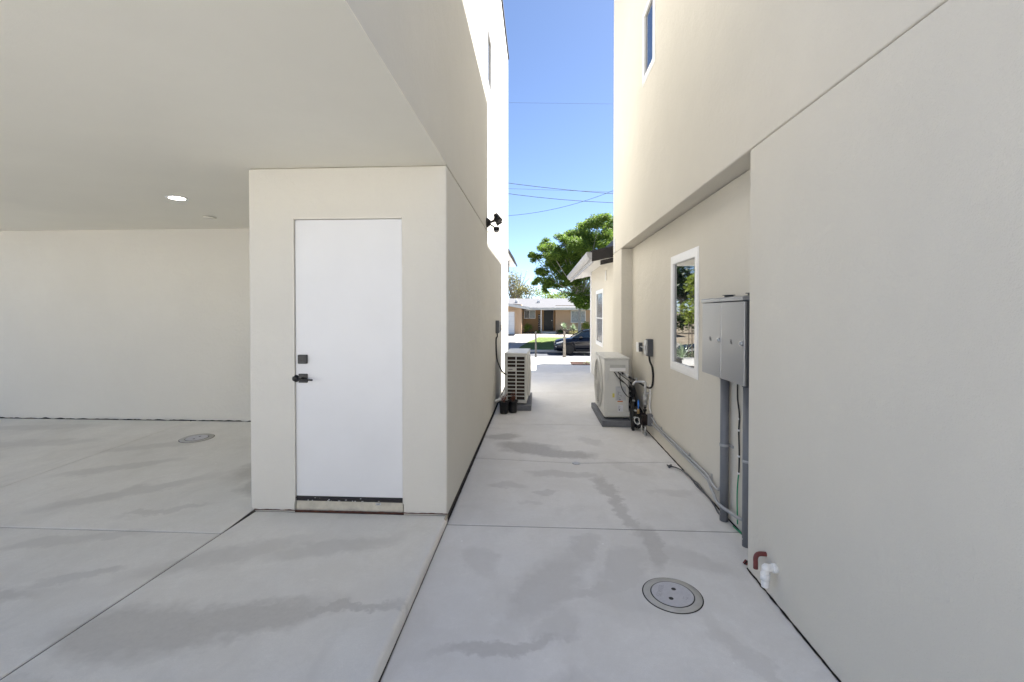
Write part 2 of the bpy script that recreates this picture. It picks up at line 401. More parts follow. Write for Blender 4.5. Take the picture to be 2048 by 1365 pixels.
# ---- carport slab
def zs(x, y): return .056+.030*max(0, y-3.2)
SST = [(-1.9, 2.6, .5, .13, 32, .5), (-1.45, 2.02, .50, .16, 22, .85), (-1.0, 2.16, .42, .045, 8, .85), (-1.85, 1.95, .40, .22, 0, .85), (-2.9, 2.1, .35, .10, 20, .7), (-2.55, 2.35, .25, .06, 30, .5),
       (-3.3, 3.5, .6, .12, 38, .55), (-2.45, 4.25, .28, .6, -20, 1.0), (-2.3, 3.70, .18, .26, 0, .95), (-2.7, 4.9, .35, .3, 0, .5), (-3.9, 4.0, .5, .10, 32, .5), (-4.1, 4.6, .5, .12, 25, .45), (-3.0, 2.75, .5, .08, 20, .4),
       (-1.3, 2.75, .45, .12, 20, .5), (-2.0, 1.55, .25, .10, 0, .6), (-5.6, 4.6, .8, .15, 12, .4), (-6.2, 5.2, .9, .12, 8, .4), (-2.75, 3.2, .35, .05, 25, .5)]
SCN = concrete('carport_concrete', (.80, .775, .72), SST)
xl = -2.115; xm = -4.47
S = [[(xl+G, -4), (-.655, -4), (-.655, 3.255), (xl+G, 3.255)],
     [(xm+G, -4), (xl-G, -4), (xl-G, 2.90-G), (xm+G, 2.90-G)],
     [(xm+G, 2.90+G), (xl-G, 2.90+G), (xl-G, 3.2), (xm+G, 3.2)],
     [(-16, -4), (xm-G, -4), (xm-G, 2.90-G), (-16, 2.90-G)],
     [(-16, 2.90+G), (xm-G, 2.90+G), (xm-G, 3.2), (-16, 3.2)],
     ]
# the two pours that rise towards the back wall are continued past the fold in one piece
S[2] = [(xm+G, 2.90+G), (xl-G, 2.90+G), (xl-G, 3.2), (xl-G, 5.9), (xm+G, 5.9), (xm+G, 3.2)]
S[4] = [(-16, 2.90+G), (xm-G, 2.90+G), (xm-G, 3.2), (xm-G, 5.9), (-16, 5.9), (-16, 3.2)]
# fold needs planar pieces: keep the rise linear from y=2.9
def zs(x, y): return .050+(.0285*max(0, y-2.9) if x < xl+.001 else -.028*max(0, y-2.9))+.028*max(0, 2.9-y)
slabset('carport_slab', S, SCN, zs, thick=.075, bige=-.655)
slabset('slab_bed', [[(-16, -4), (-.668, -4), (-.668, 2.9), (-16, 2.9)], [(-16, 2.9), (xl, 2.9), (xl, 5.9), (-16, 5.9)], [(xl+.002, 2.9), (-.668, 2.9), (-.668, 3.3), (xl+.002, 3.3)]], JGREY, lambda x, y: zs(x, y)-.007, thick=.03, bev=.0001)
bm = NB(); strip_ragged(bm, (-.652, -.5, .0022), (-.652, 3.24, .0022), (1, 0, 0), .0015, .006, 160, 3); obj('slab_edge_crack', bm, JGREY, kind='structure')
slabset('courtyard', [[(-16, -30), (14, -30), (14, -4-G), (-16, -4-G)]], FCON, lambda x, y: .02, .06)

# ================================================================== LEFT BUILDING
LB = thing('stucco_building', (-4.5, 5, 0), 'tall cream stucco building on the left with an open carport and a white closet door', 'building')
bm = NB(); bx(bm, -8.5, -.66, 1.45, 10.13, 2.606, 7.17, .005, 2)
up = obj('upper_wall', bm, WALL, LB)
cut(up, [(-.70, -.5, 5.86, 6.49, 4.50, 5.37)])
bm = NB(); bx(bm, -8.498, -.6608, 1.452, 3.262, 2.600, 2.6058); bx(bm, -8.498, -.672, 3.262, 10.12, 2.600, 2.6058); obj('carport_ceiling', bm, CEIL, LB)
bm = NB(); bx(bm, -2.15, -.66, 3.265, 10.13, .032, 2.597, .012, 3)
lw = obj('lower_wall', bm, WALL, LB)
cut(lw, [(-1.812, -.982, 3.0, 3.305, .0, 2.228)])
bm = NB(); bx(bm, -2.10, -.70, 3.33, 10.1, -.02, 2.599); obj('foundation', bm, DARKGAP, LB)
bm = NB(); bx(bm, -8.5, -2.14, 5.595, 5.75, .10, 2.6); obj('rear_wall', bm, WALL, LB)
# roof cap
bm = NB(); bx(bm, -8.53, -.635, 1.42, 10.16, 7.17, 7.235, .006); obj('roof_cap', bm, DARKW, LB)
# base gaps and the strip of screed under the closet
bm = NB(); strip_ragged(bm, (-8.4, 5.585, .120), (-2.15, 5.585, .120), (0, 0, 1), .006, .030, 260, 1)
strip_ragged(bm, (-8.4, 5.590, .100), (-2.15, 5.590, .100), (0, 0, 1), .026, .029, 3, 1); obj('wall_base_gap', bm, DARKGAP, LB)
bm = NB(); strip_ragged(bm, (-2.15, 3.2625, .048), (-.66, 3.2625, .048), (0, 0, 1), .004, .012, 120, 4)
bx(bm, -2.145, -.67, 3.272, 3.28, .03, .050); obj('weep_screed', bm, REDST, LB)
bm = NB(); strip_ragged(bm, (-.662, 3.25, .0035), (-.662, 10.1, .0035), (1, 0, 0), .004, .017, 300, 9)
strip_ragged(bm, (-.658, 3.26, .0), (-.658, 10.1, .0), (0, 0, 1), .028, .036, 200, 11); obj('wall_base_gap', bm, DARKGAP, LB)
bm = NB(); bx(bm, -.669, -.656, 3.20, 3.275, -.01, .05, .002); obj('corner_footing', bm, mat('dirty_cream', (.36, .32, .25), .9, var=.3, vscale=30), LB)
# upper window
def window(par, side, X, y0, y1, z0, z1, fw=.05, mats=(VINYL, PANE), rec=.022, proud=.010, mull=None):
    """window in a wall whose outer face is the plane x=X; side=+1 faces +x, -1 faces -x"""
    f = NB(); a = X-side*rec; b = X+side*proud; xa, xb = min(a, b), max(a, b)
    bx(f, xa, xb, y0-.02, y0+fw, z0-.02, z1+.02, .004); bx(f, xa, xb, y1-fw, y1+.02, z0-.02, z1+.02, .004)
    bx(f, xa+.001, xb-.001, y0+fw-.002, y1-fw+.002, z0-.02, z0+fw, .004); bx(f, xa+.001, xb-.001, y0+fw-.002, y1-fw+.002, z1-fw, z1+.02, .004)
    # thin outer fin
    c0, c1 = sorted((X+side*.001, X+side*.005))
    bx(f, c0, c1, y0-.035, y0-.018, z0-.035, z1+.035); bx(f, c0, c1, y1+.018, y1+.035, z0-.035, z1+.035)
    bx(f, c0, c1, y0-.018, y1+.018, z0-.035, z0-.018); bx(f, c0, c1, y0-.018, y1+.018, z1+.018, z1+.035)
    if mull: bx(f, xa+.002, xb-.004, y0+fw, y1-fw, mull-.012, mull+.012)
    fo = obj('window', f, mats[0], par)
    p = NB(); g0, g1 = sorted((X-side*(rec-.004), X-side*(rec-.010))); bx(p, g0, g1, y0+fw-.004, y1-fw+.004, z0+fw-.004, z1-fw+.004)
    obj('pane', p, mats[1], fo); return fo
window(LB, 1, -.66, 5.89, 6.46, 4.53, 5.34, .05)
bm = NB(); cyl(bm, (-.665, 2.35, 3.19), (-.6585, 2.35, 3.19), .006, seg=10); obj('wall_hole', bm, DARKGAP, LB)
# door
bm = NB(); bx(bm, -1.800, -.994, 3.275, 3.300, .157, 2.214, .002)
door = obj('door', bm, WHITE, LB)
bm = NB(); bx(bm, -1.812, -1.802, 3.258, 3.30, .115, 2.228, .002); bx(bm, -.992, -.982, 3.268, 3.30, .115, 2.228, .002); bx(bm, -1.802, -.992, 3.262, 3.30, 2.217, 2.228, .002)
obj('door_frame', bm, mat('frame_cream', (.62, .60, .55), .5, var=.04), door)
bm = NB(); bx(bm, -1.800, -.993, 3.268, 3.299, .123, .1555, .003)
bx(bm, -1.800, -.993, 3.262, 3.270, .143, .150, .001); obj('door_sweep', bm, mat('scuffed_black', (.007, .006, .009), .5, var=.4, vscale=25), door)
bm = NB()
for i in range(15):
    x = random.uniform(-1.78, -1.02); wd = random.uniform(.002, .016); z = random.choice((.127, .131, .135, .1485)); bx(bm, x, x+wd, 3.2655 if z < .14 else 3.2605, 3.268 if z < .14 else 3.262, z, z+random.uniform(.001, .004))
obj('paint_spatter', bm, WHITE, door, kind='stuff')
bm = NB(); bx(bm, -1.802, -.992, 3.276, 3.32, .040, .1225, .003); obj('threshold', bm, mat('painted_sill', (.50, .47, .39), .7, var=.16, vscale=14), door)
bm = NB()
for i in range(7):
    x = random.uniform(-1.25, -1.16) if i < 9 else random.uniform(-1.78, -1.0); bx(bm, x, x+random.uniform(.004, .03), 3.2735, 3.276, .10+random.uniform(-.004, .01), .113+random.uniform(-.004, .006))
obj('paint_spatter', bm, WHITE, door)
bm = NB(); bx(bm, -1.774, -1.708, 3.252, 3.276, 1.148, 1.214, .003)
dl = obj('deadbolt', bm, GUN, door)
bm = NB(); bx(bm, -1.749, -1.743, 3.2505, 3.2525, 1.165, 1.178); obj('keyhole', bm, BLACK, dl)
bm = NB(); bx(bm, -1.774, -1.708, 3.262, 3.276, 1.006, 1.072, .003)
lv = obj('lever_handle', bm, GUN, door)
bm = NB(); cyl(bm, (-1.741, 3.262, 1.036), (-1.741, 3.215, 1.036), .012, seg=20); bx(bm, -1.755, -1.640, 3.198, 3.216, 1.029, 1.041, .003); obj('lever', bm, BLACKM, lv)
bm = NB(); lathe(bm, [(.001, -.022), (.014, -.019), (.024, -.011), (.028, 0), (.001, .001)], (-1.7985, 3.272, 1.036), 'Y', 20); obj('strike_plate', bm, BLACK, door)
# ceiling light
CL = thing('ceiling_light', (-3.372, 4.07, 2.6), 'lit round recessed downlight in the carport ceiling', 'light')
bm = NB(); lathe(bm, [(.058, -.002), (.085, -.006), (.092, -.003), (.092, .0), (.058, .0)], (-3.372, 4.07, 2.6), 'Z', 40); obj('trim_ring', bm, VINYL, CL)
bm = NB(); cyl(bm, (-3.372, 4.07, 2.5965), (-3.372, 4.07, 2.5995), .064, seg=40); obj('lens', bm, emit('lamp_lens', (1, .97, .92), 9), CL)
bm = NB(); cyl(bm, (-3.68, 4.905, 2.5945), (-3.68, 4.905, 2.5995), .052, seg=30, mi=1); lathe(bm, [(.001, .0), (.066, .0), (.066, .003), (.001, .003)], (-3.674, 4.895, 2.590), 'Z', 32)
cb = obj('ceiling_cover', bm, [CEIL, BLACK], label='small round blank cover with a dark gap, on the carport ceiling behind the downlight', cat='cover', origin=(-3.68, 4.9, 2.6))

# ================================================================== RIGHT BUILDING
RB = thing('stucco_building', (4, 3, 0), 'tall cream stucco building on the right with a recessed wall bay behind the meter cabinets', 'building')
fp = [(1.25, .7), (1.25, 2.755), (1.41, 2.755), (1.41, 6.85), (1.25, 6.85), (1.25, 7.585), (9, 7.585), (9, .7)]
bm = NB(); prism(bm, fp, 'Z', .004, 2.481)
ve = [e for e in bm.edges if abs(e.verts[0].co.z-e.verts[1].co.z) > 1 and e.verts[0].co.x < 1.3]
bmesh.ops.bevel(bm, geom=ve, offset=.010, segments=3, profile=.5, affect='EDGES')
rl = obj('lower_wall', bm, WALLR, RB)
cut(rl, [(1.3, 1.46, 4.055, 4.865, .945, 2.10)])
bm = NB(); bx(bm, 1.25, 9, .7, 7.585, 2.489, 7.54, .010, 3)
ru = obj('upper_wall', bm, WALLR, RB)
cut(ru, [(1.1, 1.30, 4.945, 5.49, 4.215, 5.06)])
bm = NB(); bx(bm, 1.30, 8.9, .8, 2.70, 2.3, 2.6); bx(bm, 1.46, 8.8, 2.6, 7.5, 2.3, 2.6); obj('joint_backing', bm, DARKGAP, RB)
bm = NB(); bx(bm, 1.79, 9, 7.585, 10.38, 0, 6.60, .01); obj('added_shadow_wing', bm, WALLR, RB)  # unseen wing, added and sized to cast the stepped shadow on the left wall
window(RB, -1, 1.25, 4.97, 5.465, 4.24, 5.03, .045)
window(RB, -1, 1.41, 4.08, 4.84, .97, 2.075, .050)
bm = NB(); strip_ragged(bm, (1.252, .7, .003), (1.252, 2.755, .003), (-1, 0, 0), .004, .014, 150, 21)
strip_ragged(bm, (1.2485, .7, .001), (1.2485, 2.755, .001), (0, 0, 1), .006, .014, 150, 27)
strip_ragged(bm, (1.412, 2.76, .003), (1.412, 6.85, .003), (-1, 0, 0), .006, .016, 150, 23)
strip_ragged(bm, (1.4085, 2.76, .001), (1.4085, 6.85, .001), (0, 0, 1), .006, .014, 150, 29); obj('wall_base_gap', bm, DARKGAP, RB)
# small vent cover at the end pier
bm = NB(); bx(bm, 1.238, 1.249, 7.40, 7.47, 2.50, 2.72, .004); obj('vent_cover', bm, VINYL, RB)

# ================================================================== LOW HOUSE beyond the right building
LH = thing('low_house', (4, 11, 0), 'single storey cream house with dark rake board beyond the right building', 'house')
bm = NB(); bx(bm, 1.363, 1.788, 7.62, 11.62, -.02, 2.57, .006); bx(bm, 1.788, 8.4, 10.382, 11.618, -.02, 2.57); hw = obj('house_wall', bm, WALLR, LH)
cut(hw, [(1.2, 1.40, 9.50, 10.62, .80, 2.02)])
bm = NB(); bx(bm, 1.341, 1.3625, 11.46, 11.64, -.02, 2.52, .004); obj('corner_trim', bm, VINYL, LH)
window(LH, -1, 1.363, 9.53, 10.60, .83, 1.99, .05, (VINYL, PANES), mull=1.40)
bm = NB(); bx(bm, 4.4, 8.5, 11.625, 14.7, -.02, 3.10); obj('added_front_wing', bm, WALLR, LH)  # out-of-view wing added behind the shade-casting roof
bm = NB(); bx(bm, 1.97, 8.6, 11.64, 14.95, 3.10, 3.42); obj('added_shade_roof', bm, DARKW, LH)  # unseen overhang, shaped to lay a straight shade edge across the walk
# roof slab with pitch .2, eave at x=.91
sl = .20
bm = NB(); prism(bm, [(.95, 2.455), (1.79, 2.455+.84*sl), (1.79, 2.58+.84*sl), (.95, 2.58)], 'Y', 8.03, 13.2); obj('roof', bm, VINYL, LH)
bm = NB(); prism(bm, [(.93, 2.582), (1.785, 2.582+.855*sl), (1.785, 2.612+.855*sl), (.93, 2.612)], 'Y', 8.0, 13.22); obj('shingles', bm, mat('dark_shingle', (.04, .038, .04), .9, var=.3, vscale=30, bump=.5), LH)
bm = NB(); prism(bm, [(.95, 2.42), (1.785, 2.42+.835*sl), (1.785, 2.581+.835*sl), (.95, 2.581)], 'Y', 7.985, 8.027)
prism(bm, [(1.10, 2.36), (1.785, 2.36+.72*sl), (1.785, 2.44+.72*sl), (1.10, 2.44)], 'Y', 8.0, 8.04)
obj('rake_board', bm, DARKW, LH)
bm = NB(); prism(bm, [(.948, 2.46), (.948, 2.575), (.86, 2.585), (.855, 2.56), (.875, 2.50), (.91, 2.46)], 'Y', 7.98, 13.2)
obj('gutter', bm, GREYT, LH)
bm = NB(); bx(bm, .952, .975, 7.99, 13.19, 2.40, 2.457); obj('fascia', bm, GREYT, LH)
bm = NB(); bx(bm, 1.345, 1.363, 9.05, 9.12, 2.16, 2.36, .004); obj('vent_cover', bm, VINYL, LH)
# house corner beyond the left building
PH = thing('porch_roof', (-1.5, 13, 0), 'dark eave corner with pale underside jutting past the left building wall', 'roof')
bm = NB(); prism(bm, [(-4.5, 3.42), (-.80, 3.30), (-.64, 3.02), (-.67, 2.99), (-.82, 3.22), (-4.5, 3.36)], 'Y', 12.6, 14.6); obj('eave_cap', bm, mat('slate_grey', (.085, .09, .10), .6, var=.2, vscale=12), PH)
bm = NB(); prism(bm, [(-4.4, 3.355), (-.83, 3.21), (-.70, 2.99), (-.90, 2.98), (-4.4, 3.0)], 'Y', 12.64, 14.55); obj('soffit', bm, VINYL, PH)
bm = NB(); bx(bm, -4.3, -3.3, 12.75, 14.4, -.02, 2.979); obj('porch_wall', bm, WALL, PH)
bm = NB(); bx(bm, -.862, -.80, 12.74, 12.84, 2.66, 3.0, .004); obj('bracket', bm, STEELD, PH)

# ================================================================== unseen building added behind the camera (faces the sun, bounces light)
BG = thing('bounce_building', (-3, -12, 0), 'unseen cream building added behind the viewpoint to bounce sunlight', 'building')
bm = NB(); bx(bm, -14, 9, -16, -8.5, 0, 4.0); obj('garage_wall', bm, WALL, BG)
bm = NB(); bx(bm, -14.1, 9.1, -16.1, -8.4, 4.0, 4.2); obj('garage_roof', bm, DARKW, BG)

# ================================================================== CONDENSERS
def condenser(label, grp, cables):
    W, L, H = .335, .93, .805       # depth (x), length (y), height
    t = thing('air_conditioner', (0, 0, 0), label, 'air conditioner', grp)
    bm = NB(); bx(bm, 0, W, 0, L-.02, 0, H-.014, .020, 3); cs = obj('casing', bm, PLAST, t)
    cut(cs, [(-.05, .10, .16, .16+.001, 0, .001)])
    bm = NB(); bx(bm, -.006, W+.006, -.006, L+.004, H-.016, H+.004, .007, 2)
    for k in range(3): bx(bm, .03+k*.1, .10+k*.1, .05, L-.05, H+.003, H+.007, .003)
    obj('top_panel', bm, PLAST, t)
    # fan side (faces -x)
    cy, cz, r = .53, .41, .335
    bm = NB(); lathe(bm, [(r+.012, .0), (r+.030, -.004), (r+.022, -.020), (r, -.030), (r-.012, -.024), (r-.006, .0)], (0.001, cy, cz), 'X', 56); obj('fan_ring', bm, PLAST, t)
    bm = NB(); cyl(bm, (-.003, cy, cz), (.0005, cy, cz), r-.004, seg=56); obj('fan_opening', bm, BLACK, t)
    bm = NB()
    for k in range(3):
        a0 = k*2*math.pi/3; vs = []
        for (rr, da) in ((.06, 0), (.30, .1), (.29, 1.15), (.07, 1.0)):
            vs.append(bm.verts.new((-.006-.006*(da > .5), cy+rr*math.cos(a0+da), cz+rr*math.sin(a0+da))))
        bm.faces.new(vs)
    cyl(bm, (-.004, cy, cz), (-.014, cy, cz), .06, seg=24); obj('fan', bm, PLASTD, t)
    bm = NB()
    for k in range(11):
        rr = .045+k*.028; n = 40
        tube(bm, [(-.026, cy+rr*math.cos(2*math.pi*i/n), cz+rr*math.sin(2*math.pi*i/n)) for i in range(n+1)], .0026, 1, 5)
    for k in range(8):
        a = math.pi*k/8; cyl(bm, (-.022, cy-r*math.cos(a), cz-r*math.sin(a)), (-.022, cy+r*math.cos(a), cz+r*math.sin(a)), .003, seg=5)
    cyl(bm, (-.020, cy, cz), (-.030, cy, cz), .045, seg=24); obj('fan_grille', bm, PLAST, t)
    # end with air openings (faces +y)
    bm = NB(); bx(bm, .012, W-.012, L-.021, L-.012, .03, H-.03); obj('coil', bm, COIL, t)
    bm = NB(); rows = 12; z0, z1 = .055, H-.055; xs = (.030, .152, .168, W-.045)
    y0, y1 = L-.019, L
    bx(bm, 0, xs[0], y0, y1, 0.003, H-.017, .003); bx(bm, xs[3], W, y0, y1, .003, H-.017, .003)
    bx(bm, xs[0]-.002, xs[3]+.002, y0, y1-.001, .003, z0); bx(bm, xs[0]-.002, xs[3]+.002, y0, y1-.001, z1, H-.017)
    bx(bm, xs[1], xs[2], y0, y1-.001, z0, z1)
    for i in range(1, rows):
        z = z0+(z1-z0)*i/rows; bx(bm, xs[0]-.002, xs[3]+.002, y0+.002, y1-.003, z-.0075, z+.0075)
    z = z0+(z1-z0)*8/rows; bx(bm, xs[2], xs[3]+.001, y0+.001, y1-.002, z, z+(z1-z0)/rows)
    obj('air_grille', bm, PLAST, t)
    bm = NB(); zc = z+(z1-z0)/rows*.5; bx(bm, xs[2]+.045, xs[3]-.012, y1-.002, y1+.0005, zc-.007, zc+.004); obj('badge', bm, INK, t)
    # service end (faces -y)
    bm = NB(); bx(bm, .045, W-.012, -.005, .004, .10, .72, .004)
    bx(bm, .050, W-.05, -.009, -.004, .10, .52, .004); bx(bm, .060, W+.004, -.010, .01, .018, .085, .005)
    bx(bm, .12, .24, -.020, -.008, .485, .500, .003)
    sp = obj('service_panel', bm, PLAST, t)
    bm = NB(); bx(bm, .075, W-.055, -.0065, -.0048, .675, .715); obj('handle_recess', bm, PLASTD, sp)
    bm = NB(); bx(bm, .070, W-.055, -.022, -.004, .630, .676, .006); obj('handle_cover', bm, VINYL, sp)
    bm = NB(); bx(bm, .150, .285, -.0112, -.0094, .235, .425); lb = obj('wiring_label', bm, LBLG, sp)
    bm = NB()
    for (a, b, c_, d) in ((.175, .205, .415, .418), (.180, .183, .245, .36), (.19, .215, .345, .348), (.19, .193, .31, .345), (.20, .222, .30, .303), (.222, .225, .28, .31), (.19, .21, .27, .273), (.205, .208, .25, .27), (.195, .22, .243, .250)):
        bx(bm, a, b, -.0122, -.0112, c_, d)
    obj('diagram', bm, INK, lb)
    bm = NB(); bx(bm, .175, .245, -.0112, -.0094, .215, .230); obj('warning_strip', bm, ORG, sp)
    bm = NB(); cyl(bm, (.122, -.0115, .305), (.122, -.0094, .305), .014, seg=18); bx(bm, .108, .136, -.0112, -.0094, .275, .33, .0005); obj('yellow_sticker', bm, YEL, sp)
    bm = NB(); bx(bm, .178, .250, -.0112, -.0094, .085, .175); pl = obj('paper_label', bm, LBL, sp)
    bm = NB()
    for k in range(4): bx(bm, .184, .205+.01*(k % 2), -.0122, -.0112, .160-k*.012, .163-k*.012)
    cyl(bm, (.20, -.0122, .108), (.20, -.0112, .108), .009, seg=12); obj('print', bm, INK, pl)
    for k, (x, y) in enumerate(((.03, .08), (W-.05, .08), (.03, L-.14), (W-.05, L-.14))):
        bm = NB(); bx(bm, x-.02, x+.04, y, y+.05, -.02, .002, .003); obj('foot', bm, BLACK, t)
    if cables:
        EN = [(.135, -.006, .612), (.150, -.006, .598), (.185, -.006, .612), (.205, -.006, .600), (.235, -.006, .612)]
        bm = NB()
        for e in EN: cyl(bm, (e[0], -.003, e[2]), (e[0], -.022, e[2]), .009, seg=12)
        obj('cable_gland', bm, BLACK, sp)
        for k, pts in enumerate([[(.135, -.02, .612), (.17, -.06, .56), (.24, -.08, .50), (.31, -.06, .42), (.355, .0, .30)],
                                 [(.150, -.02, .598), (.20, -.06, .52), (.28, -.10, .46), (.345, -.08, .36), (.36, .0, .24)],
                                 [(.205, -.02, .600), (.20, -.07, .50), (.225, -.09, .40), (.29, -.08, .31), (.355, -.02, .27)],
                                 [(.185, -.02, .612), (.24, -.10, .565), (.32, -.11, .50), (.38, -.08, .38), (.375, .0, .25)]]):
            bm = NB(); tube(bm, pts, .0055, 8, 8); obj('cable', bm, BLACK, t)
    return t
U1 = condenser('pale condenser unit on a grey pad at the right wall, cables leaving its service panel', 'condenser units along the alley', True)
U1.location = (.903, 6.17, .105)
U2 = copy_tree(U1)
U2['label'] = 'pale condenser unit by the left wall behind the plant pots, with slotted air grille'
for ch in list(U2.children):
    if ch.name.startswith('cable'): bpy.data.objects.remove(ch)
U2.location = (-.13, 7.99, .105); U2.rotation_euler.z = R(180-2.5); U2.scale = (1.03, 1, .97)
P1 = NB(); bx(P1, .86, 1.245, 6.07, 7.30, 0.001, .085, .008); obj('pad', P1, PAD, label='grey equipment pad under the condenser at the right wall', cat='pad', group='pads under the condensers', origin=(1.06, 6.7, 0))
P1 = NB(); bx(P1, -.55, -.095, 7.00, 8.15, 0.001, .085, .008); obj('pad', P1, PAD, label='grey equipment pad under the condenser at the left wall', cat='pad', group='pads under the condensers', origin=(-.3, 7.5, 0))
bm = NB(); tube(bm, [(-.655, 6.95, .16), (-.60, 6.98, .17), (-.54, 7.06, .22), (-.49, 7.2, .24)], .022, 6, 10)
obj('line_set', bm, PVCW, label='white insulated pipe bending from the left wall to the condenser', cat='pipe', origin=(-.6, 7, .17))
# left disconnect box with whip
DB = thing('disconnect_box', (-.62, 7.15, 1.3), 'grey electrical disconnect box on the left wall above the condenser', 'electrical box')
bm = NB(); bx(bm, -.659, -.605, 7.08, 7.20, 1.20, 1.40, .004); obj('box_body', bm, STEELD, DB)
bm = NB(); bx(bm, -.604, -.580, 7.09, 7.19, 1.22, 1.385, .004); bx(bm, -.579, -.566, 7.12, 7.15, 1.24, 1.33, .003); obj('box_cover', bm, STEEL, DB)
bm = NB(); tube(bm, [(-.635, 7.12, 1.20), (-.632, 7.10, 1.15), (-.648, 7.09, 1.11), (-.645, 7.06, .95), (-.63, 7.03, .80), (-.59, 7.03, .68), (-.53, 7.05, .58), (-.47, 7.10, .55)], .011, 8, 10); obj('whip', bm, BLACK, DB)
# plant pots
def pot(x, y, s, lab, seed, red):
    rnd = random.Random(seed)
    t = thing('plant_pot', (x, y, 0), lab, 'plant pot', 'nursery pots on the walkway')
    bm = NB(); lathe(bm, [(.055*s, .002), (.062*s, .02), (.072*s, .165*s), (.080*s, .168*s), (.080*s, .185*s), (.072*s, .185*s), (.070*s, .165*s), (.001, .160*s)], (x, y, 0), 'Z', 28); obj('pot', bm, BLACK, t)
    bm = NB(); lm = []
    for i in range(9):
        a = rnd.uniform(0, 6.28); h = rnd.uniform(.06, .15)*(1.35 if red and i < 3 else 1); sp = rnd.uniform(.02, .07)
        tube(bm, [(x, y, .15*s), (x+sp*.4*math.cos(a), y+sp*.4*math.sin(a), .15*s+h*.6), (x+sp*math.cos(a), y+sp*math.sin(a), .15*s+h)], .0028, 4, 5, 0, .0012)
        for k in range(8):
            t_ = rnd.uniform(.3, 1); c_ = Vector((x+sp*t_*math.cos(a), y+sp*t_*math.sin(a), .15*s+h*t_)); d = Vector((rnd.uniform(-1, 1), rnd.uniform(-1, 1), rnd.uniform(-.2, 1))).normalized()*rnd.uniform(.015, .04)
            e = d.cross(Vector((rnd.random(), rnd.random(), .3))).normalized()*.006
            bm.faces.new([bm.verts.new(c_), bm.verts.new(c_+d*.5+e), bm.verts.new(c_+d), bm.verts.new(c_+d*.5-e)])
    obj('plant', bm, leafmat('dry_red_leaves', (.11, .035, .022), (.28, .10, .06), .2) if 'dry_red_leaves' not in MATS else MATS['dry_red_leaves'], t)
pot(-.505, 6.80, 1.0, 'black nursery pot with a dried plant, nearer the left wall', 1, False)
pot(-.375, 6.87, 1.02, 'black nursery pot with a reddish plant in front of the condenser grille', 2, True)
# floodlight
FL = thing('security_light', (-.66, 5.85, 2.68), 'black twin head security light on the left wall over the alley', 'light')
bm = NB(); lathe(bm, [(.001, .0), (.062, .0), (.062, .012), (.048, .035), (.030, .055), (.001, .058)], (-.66, 5.85, 2.69), 'X', 26); obj('mount', bm, BLACKM, FL)
for (d, e, rr, nm) in (((.10, -.05, .055), (-.06, 0, .02), .036, 'lamp_head'), ((.085, .10, .05), (0, 0, 0), .036, 'lamp_head')):
    bm = NB(); b0 = Vector((-.615, 5.85, 2.69)); hd = b0+Vector(d)
    tube(bm, [b0, b0.lerp(hd, .5), hd], .010, 3, 8)
    ax = Vector((.45, .12 if d[1] > 0 else -.2, -.72)).normalized()
    cyl(bm, hd-ax*.05, hd+ax*.045, .030, .040, 22); cyl(bm, hd+ax*.046, hd+ax*.062, .043, .043, 22); obj(nm, bm, BLACKM, FL)
bm = NB(); b0 = Vector((-.615, 5.85, 2.67)); tube(bm, [b0, b0+Vector((.03, 0, -.02)), b0+Vector((.06, -.01, -.045))], .009, 3, 8)
lathe(bm, [(.001, -.045), (.022, -.040), (.036, -.018), (.040, .005), (.034, .022), (.001, .028)], b0+Vector((.085, -.01, -.062)), 'Z', 22); obj('sensor', bm, BLACKM, FL)
bm = NB(); lathe(bm, [(.001, -.050), (.020, -.047), (.030, -.036), (.034, -.028), (.001, -.027)], b0+Vector((.085, -.01, -.062)), 'Z', 22); obj('sensor_lens', bm, GREYT, FL)

# ================================================================== METER CABINETS
def cabinet(y0, y1, lab):
    t = thing('meter_cabinet', (1.409, (y0+y1)/2, 1.07), lab, 'electrical cabinet', 'electrical cabinets in the wall bay')
    bm = NB(); bx(bm, 1.288, 1.4095, y0+.003, y1-.003, 1.073, 1.600, .003); obj('cabinet_body', bm, STEELD, t)
    bm = NB(); bx(bm, 1.270, 1.287, y0, y1, 1.071, 1.598, .004); d = obj('cabinet_door', bm, STEEL, t)
    bm = NB(); prism(bm, [(1.4095, 1.645), (1.268, 1.630), (1.262, 1.626), (1.262, 1.604), (1.4095, 1.604)], 'Y', y0-.001, y1+.001)
    obj('rain_hood', bm, STEEL, t)
    bm = NB(); cyl(bm, (1.272, y0+.024, 1.335), (1.256, y0+.024, 1.335), .016, seg=22); cyl(bm, (1.256, y0+.024, 1.335), (1.250, y0+.024, 1.335), .009, seg=16); obj('latch', bm, GALV, d)
    bm = NB(); ym = (y0+y1)/2+.01
    for dy in (-.010, .008): bx(bm, 1.2685, 1.2695, ym+dy, ym+dy+.004, 1.322, 1.352)
    bx(bm, 1.2685, 1.2695, ym-.008, ym+.008, 1.335, 1.338); bx(bm, 1.2685, 1.2695, ym-.016, ym-.013, 1.318, 1.335); obj('mark', bm, INK, d)
    bm = NB(); cyl(bm, (1.345, y0+.05, 1.635), (1.345, y0+.05, 1.648), .030, seg=26); cyl(bm, (1.345, y0+.05, 1.648), (1.345, y0+.05, 1.652), .042, seg=26); obj('hub_cap', bm, STEELD, t)
    return t
cabinet(3.218, 3.570, 'grey steel meter cabinet with round latch, farther of the pair next to the window')
cabinet(2.862, 3.212, 'grey steel meter cabinet with round latch, nearer of the pair against the projecting wall')
